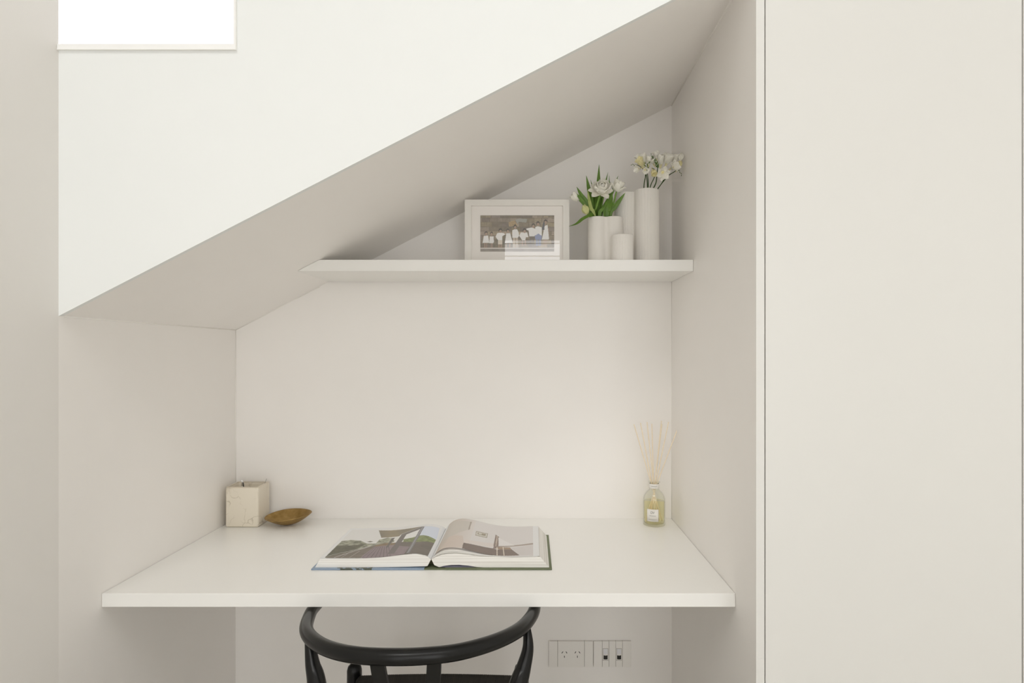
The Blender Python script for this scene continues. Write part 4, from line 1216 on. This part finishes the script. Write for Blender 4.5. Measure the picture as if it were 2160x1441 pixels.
def draw_right(c, cv_):
    pl = lambda pts, col, **kw: c.poly(cv_(pts), col, **kw)
    ln = lambda pts, w_, col, **kw: c.line(cv_(pts), w_, col, **kw)
    c.fill(np.ones_like(c.X, bool), (218, 209, 199))
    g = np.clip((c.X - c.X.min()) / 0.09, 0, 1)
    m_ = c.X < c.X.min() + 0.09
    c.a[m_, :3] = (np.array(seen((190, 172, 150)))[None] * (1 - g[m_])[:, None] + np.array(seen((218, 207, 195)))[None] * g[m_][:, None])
    pl([(430, 320), (640, 300), (660, 412), (635, 492), (450, 482), (300, 515)], (206, 186, 168), alpha=0.7)
    pl([(400, 190), (470, 105), (560, 74), (775, 85), (735, 205), (480, 300), (300, 420)], (196, 186, 170), alpha=0.7)
    pl([(762, 82), (786, 84), (748, 205), (724, 212)], (164, 150, 134))
    pl([(850, 226), (1037, 267), (1024, 337), (840, 298)], (158, 145, 122)); pl([(858, 236), (1026, 273), (1015, 326), (850, 291)], (206, 198, 182))
    pl([(880, 250), (1003, 276), (996, 306), (874, 280)], (150, 136, 112)); pl([(895, 256), (940, 265), (935, 285), (890, 277)], (205, 196, 178))
    pl([(660, 412), (1115, 480), (1130, 420), (680, 360)], (218, 200, 184), alpha=0.5)
    pl([(655, 412), (900, 460), (1115, 500), (1180, 520), (1390, 500), (1535, 610), (1170, 612), (1000, 594), (800, 550), (628, 498)], (122, 104, 92), noise=0.06, freq=40)
    pl([(1155, 282), (1214, 322), (1196, 505), (1118, 505)], (138, 118, 104)); pl([(1176, 305), (1190, 312), (1166, 470), (1155, 465)], (204, 186, 164))
    pl([(1195, 478), (1388, 486), (1402, 516), (1195, 516)], (158, 132, 104))
    pl([(1200, 462), (1450, 452), (1744, 416), (1744, 440), (1450, 470), (1200, 480)], (164, 146, 130))
    pl([(1172, 478), (1186, 478), (1187, 612), (1174, 612)], (224, 208, 186)); pl([(1268, 480), (1281, 480), (1298, 616), (1284, 616)], (224, 208, 186))
    pl([(1395, 490), (1744, 446), (1748, 612), (1537, 612)], (208, 198, 188))
    pl([(1200, 330), (1460, 455), (1210, 462)], (226, 218, 208))
    xm = cv_([(1745, 400)])[0][0]
    c.fill(c.X > xm, (228, 223, 214)); c.fill(c.X < c.X.min() + 0.010, (226, 222, 214))
page('printed_page', RTx, RTz, RTx[0], RTx[-1], 890, 1090, 7.448, draw_right, 0.0002)

# ------------------------------------------------------------------ reed diffuser
DX, DY = (1380.0 - VX) * 1.968 / F, 1.970
dz = DESK_Z + 0.0004
rd = thing('diffuser_bottle', (DX, DY, DESK_Z), 'round clear glass bottle of pale yellow oil with a white label by the right wall', 'bottle')
R0 = 0.0350
prof_b = [(0.0, 0.0), (R0 - 0.003, 0.0), (R0 - 0.0008, 0.001), (R0, 0.004), (R0, 0.076), (R0 * 0.985, 0.083), (R0 * 0.93, 0.091), (R0 * 0.82, 0.099), (R0 * 0.68, 0.1055), (R0 * 0.52, 0.110), (0.0160, 0.1130), (0.0150, 0.1160), (0.0150, 0.1330), (0.0178, 0.1345), (0.0186, 0.1360), (0.0178, 0.1378), (0.0150, 0.1385), (0.0132, 0.1372),
          (0.0128, 0.116), (0.0140, 0.1120), (R0 * 0.50, 0.1078), (R0 * 0.65, 0.1035), (R0 * 0.78, 0.097), (R0 * 0.88, 0.090), (R0 * 0.93, 0.082), (R0 * 0.945, 0.074), (R0 * 0.945, 0.009), (R0 * 0.90, 0.0065), (0.0, 0.006)]
lathe('bottle', prof_b, (DX, DY, dz), M['bottle'], rd, seg=56)
lathe('oil', [(0.0, 0.0072), (R0 * 0.89, 0.0075), (R0 * 0.938, 0.010), (R0 * 0.938, 0.074), (R0 * 0.935, 0.0752), (0.0, 0.0752)], (DX, DY, dz), M['liquid'], rd, seg=56)
# paper band on the neck
lathe('neck_band', [(0.0154, 0.1170), (0.0156, 0.1172), (0.0156, 0.1312), (0.0154, 0.1314)], (DX, DY, dz), M['label'], rd, seg=40)
def curved(name, r_, a0, a1, z0_, z1_, m_, parent):
    V, Fc = [], []
    for i in range(13):
        a = a0 + (a1 - a0) * i / 12
        for z in (z0_, z1_): V.append((DX + r_ * math.cos(a), DY + r_ * math.sin(a), dz + z))
    for i in range(12): Fc.append((2 * i, 2 * i + 2, 2 * i + 3, 2 * i + 1))
    o = mesh(name, V, Fc, m_, parent, True); solid(o, 0.0003)
    return o
ang = lambda off: -math.pi / 2 + math.asin(max(-1, min(1, off / R0))) 
a0, a1 = ang(-0.0265), ang(0.0070)
lab = curved('label', R0 + 0.0005, a0, a1, 0.0175, 0.0560, M['label'], rd)
am = (a0 + a1) / 2
curved('print_line', R0 + 0.0009, am - 0.28, am + 0.28, 0.0352, 0.0362, M['ink'], lab)
curved('print_line', R0 + 0.0009, am - 0.34, am + 0.34, 0.0236, 0.0244, M['ink'], lab)
fc_ = bpy.data.curves.new('monogram', 'FONT'); fc_.body = 'DV'; fc_.size = 0.0105; fc_.align_x = 'CENTER'; fc_.extrude = 0.0001; fc_.space_character = 0.75
mo = bpy.data.objects.new('monogram', fc_); C.objects.link(mo); fc_.materials.append(M['ink'])
mo.location = Vector((R0 + 0.0012) * Vector((math.cos(am), math.sin(am), 0))) + Vector((0, 0, 0.0425 + 0.0004))
mo.rotation_euler = (math.pi / 2, 0, am + math.pi / 2)
bpy.context.view_layer.update()
mo_me = bpy.data.meshes.new_from_object(mo.evaluated_get(bpy.context.evaluated_depsgraph_get()))
mo_loc, mo_rot = mo.location.copy(), mo.rotation_euler.copy()
bpy.data.objects.remove(mo)
mo = bpy.data.objects.new('monogram', mo_me); C.objects.link(mo); mo.parent = lab
mo.location, mo.rotation_euler = mo_loc, mo_rot
curved('print_line', 0.0159, -2.4, -1.1, 0.1245, 0.1254, M['ink'], rd)

tops = [(1337.3, 895.5), (1351.0, 892.0), (1364.8, 890.5), (1375.0, 894.0), (1395.2, 888.0), (1410.2, 890.0), (1432.6, 895.5), (1396.5, 894.5)]
necks = [(-0.0085, -0.002), (-0.006, 0.003), (-0.002, -0.004), (-0.001, 0.004), (0.0015, -0.002), (0.005, 0.001), (0.0085, -0.001), (0.003, 0.006)]
dep = [1.965, 1.975, 1.955, 1.985, 1.955, 1.970, 1.975, 1.995]
names = ['leftmost thin rattan reed in the diffuser bottle', 'second rattan reed from the left in the diffuser bottle', 'third rattan reed from the left in the diffuser bottle',
         'nearly upright rattan reed, fourth from the left, in the diffuser bottle', 'fifth rattan reed from the left, front one of a close pair, in the diffuser bottle',
         'rattan reed second from the right in the diffuser bottle', 'rightmost rattan reed leaning towards the wall in the diffuser bottle',
         'sixth rattan reed from the left, rear one of a close pair, in the diffuser bottle']
for (tx, ty), (nx_, ny_), d_, lb_ in zip(tops, necks, dep, names):
    top_ = P(tx, ty, d_); nk = Vector((DX + nx_, DY + ny_, dz + 0.128))
    dirn = (nk - top_)
    bt = top_ + dirn * ((top_.z - (dz + 0.0105)) / (top_.z - nk.z))
    lim = 0.0290
    off_ = Vector((bt.x - DX, bt.y - DY, 0))
    if off_.length > lim: off_ = off_ * (lim / off_.length)
    bt = Vector((DX + off_.x, DY + off_.y, dz + 0.0105))
    o = tube('reed', [bt, nk, top_], [0.0016, 0.0016, 0.0016], M['reed'], None, seg=8, sub=4, rounded=False, origin=bt)
    tag(o, lb_, 'reed', 'reeds in the diffuser bottle')
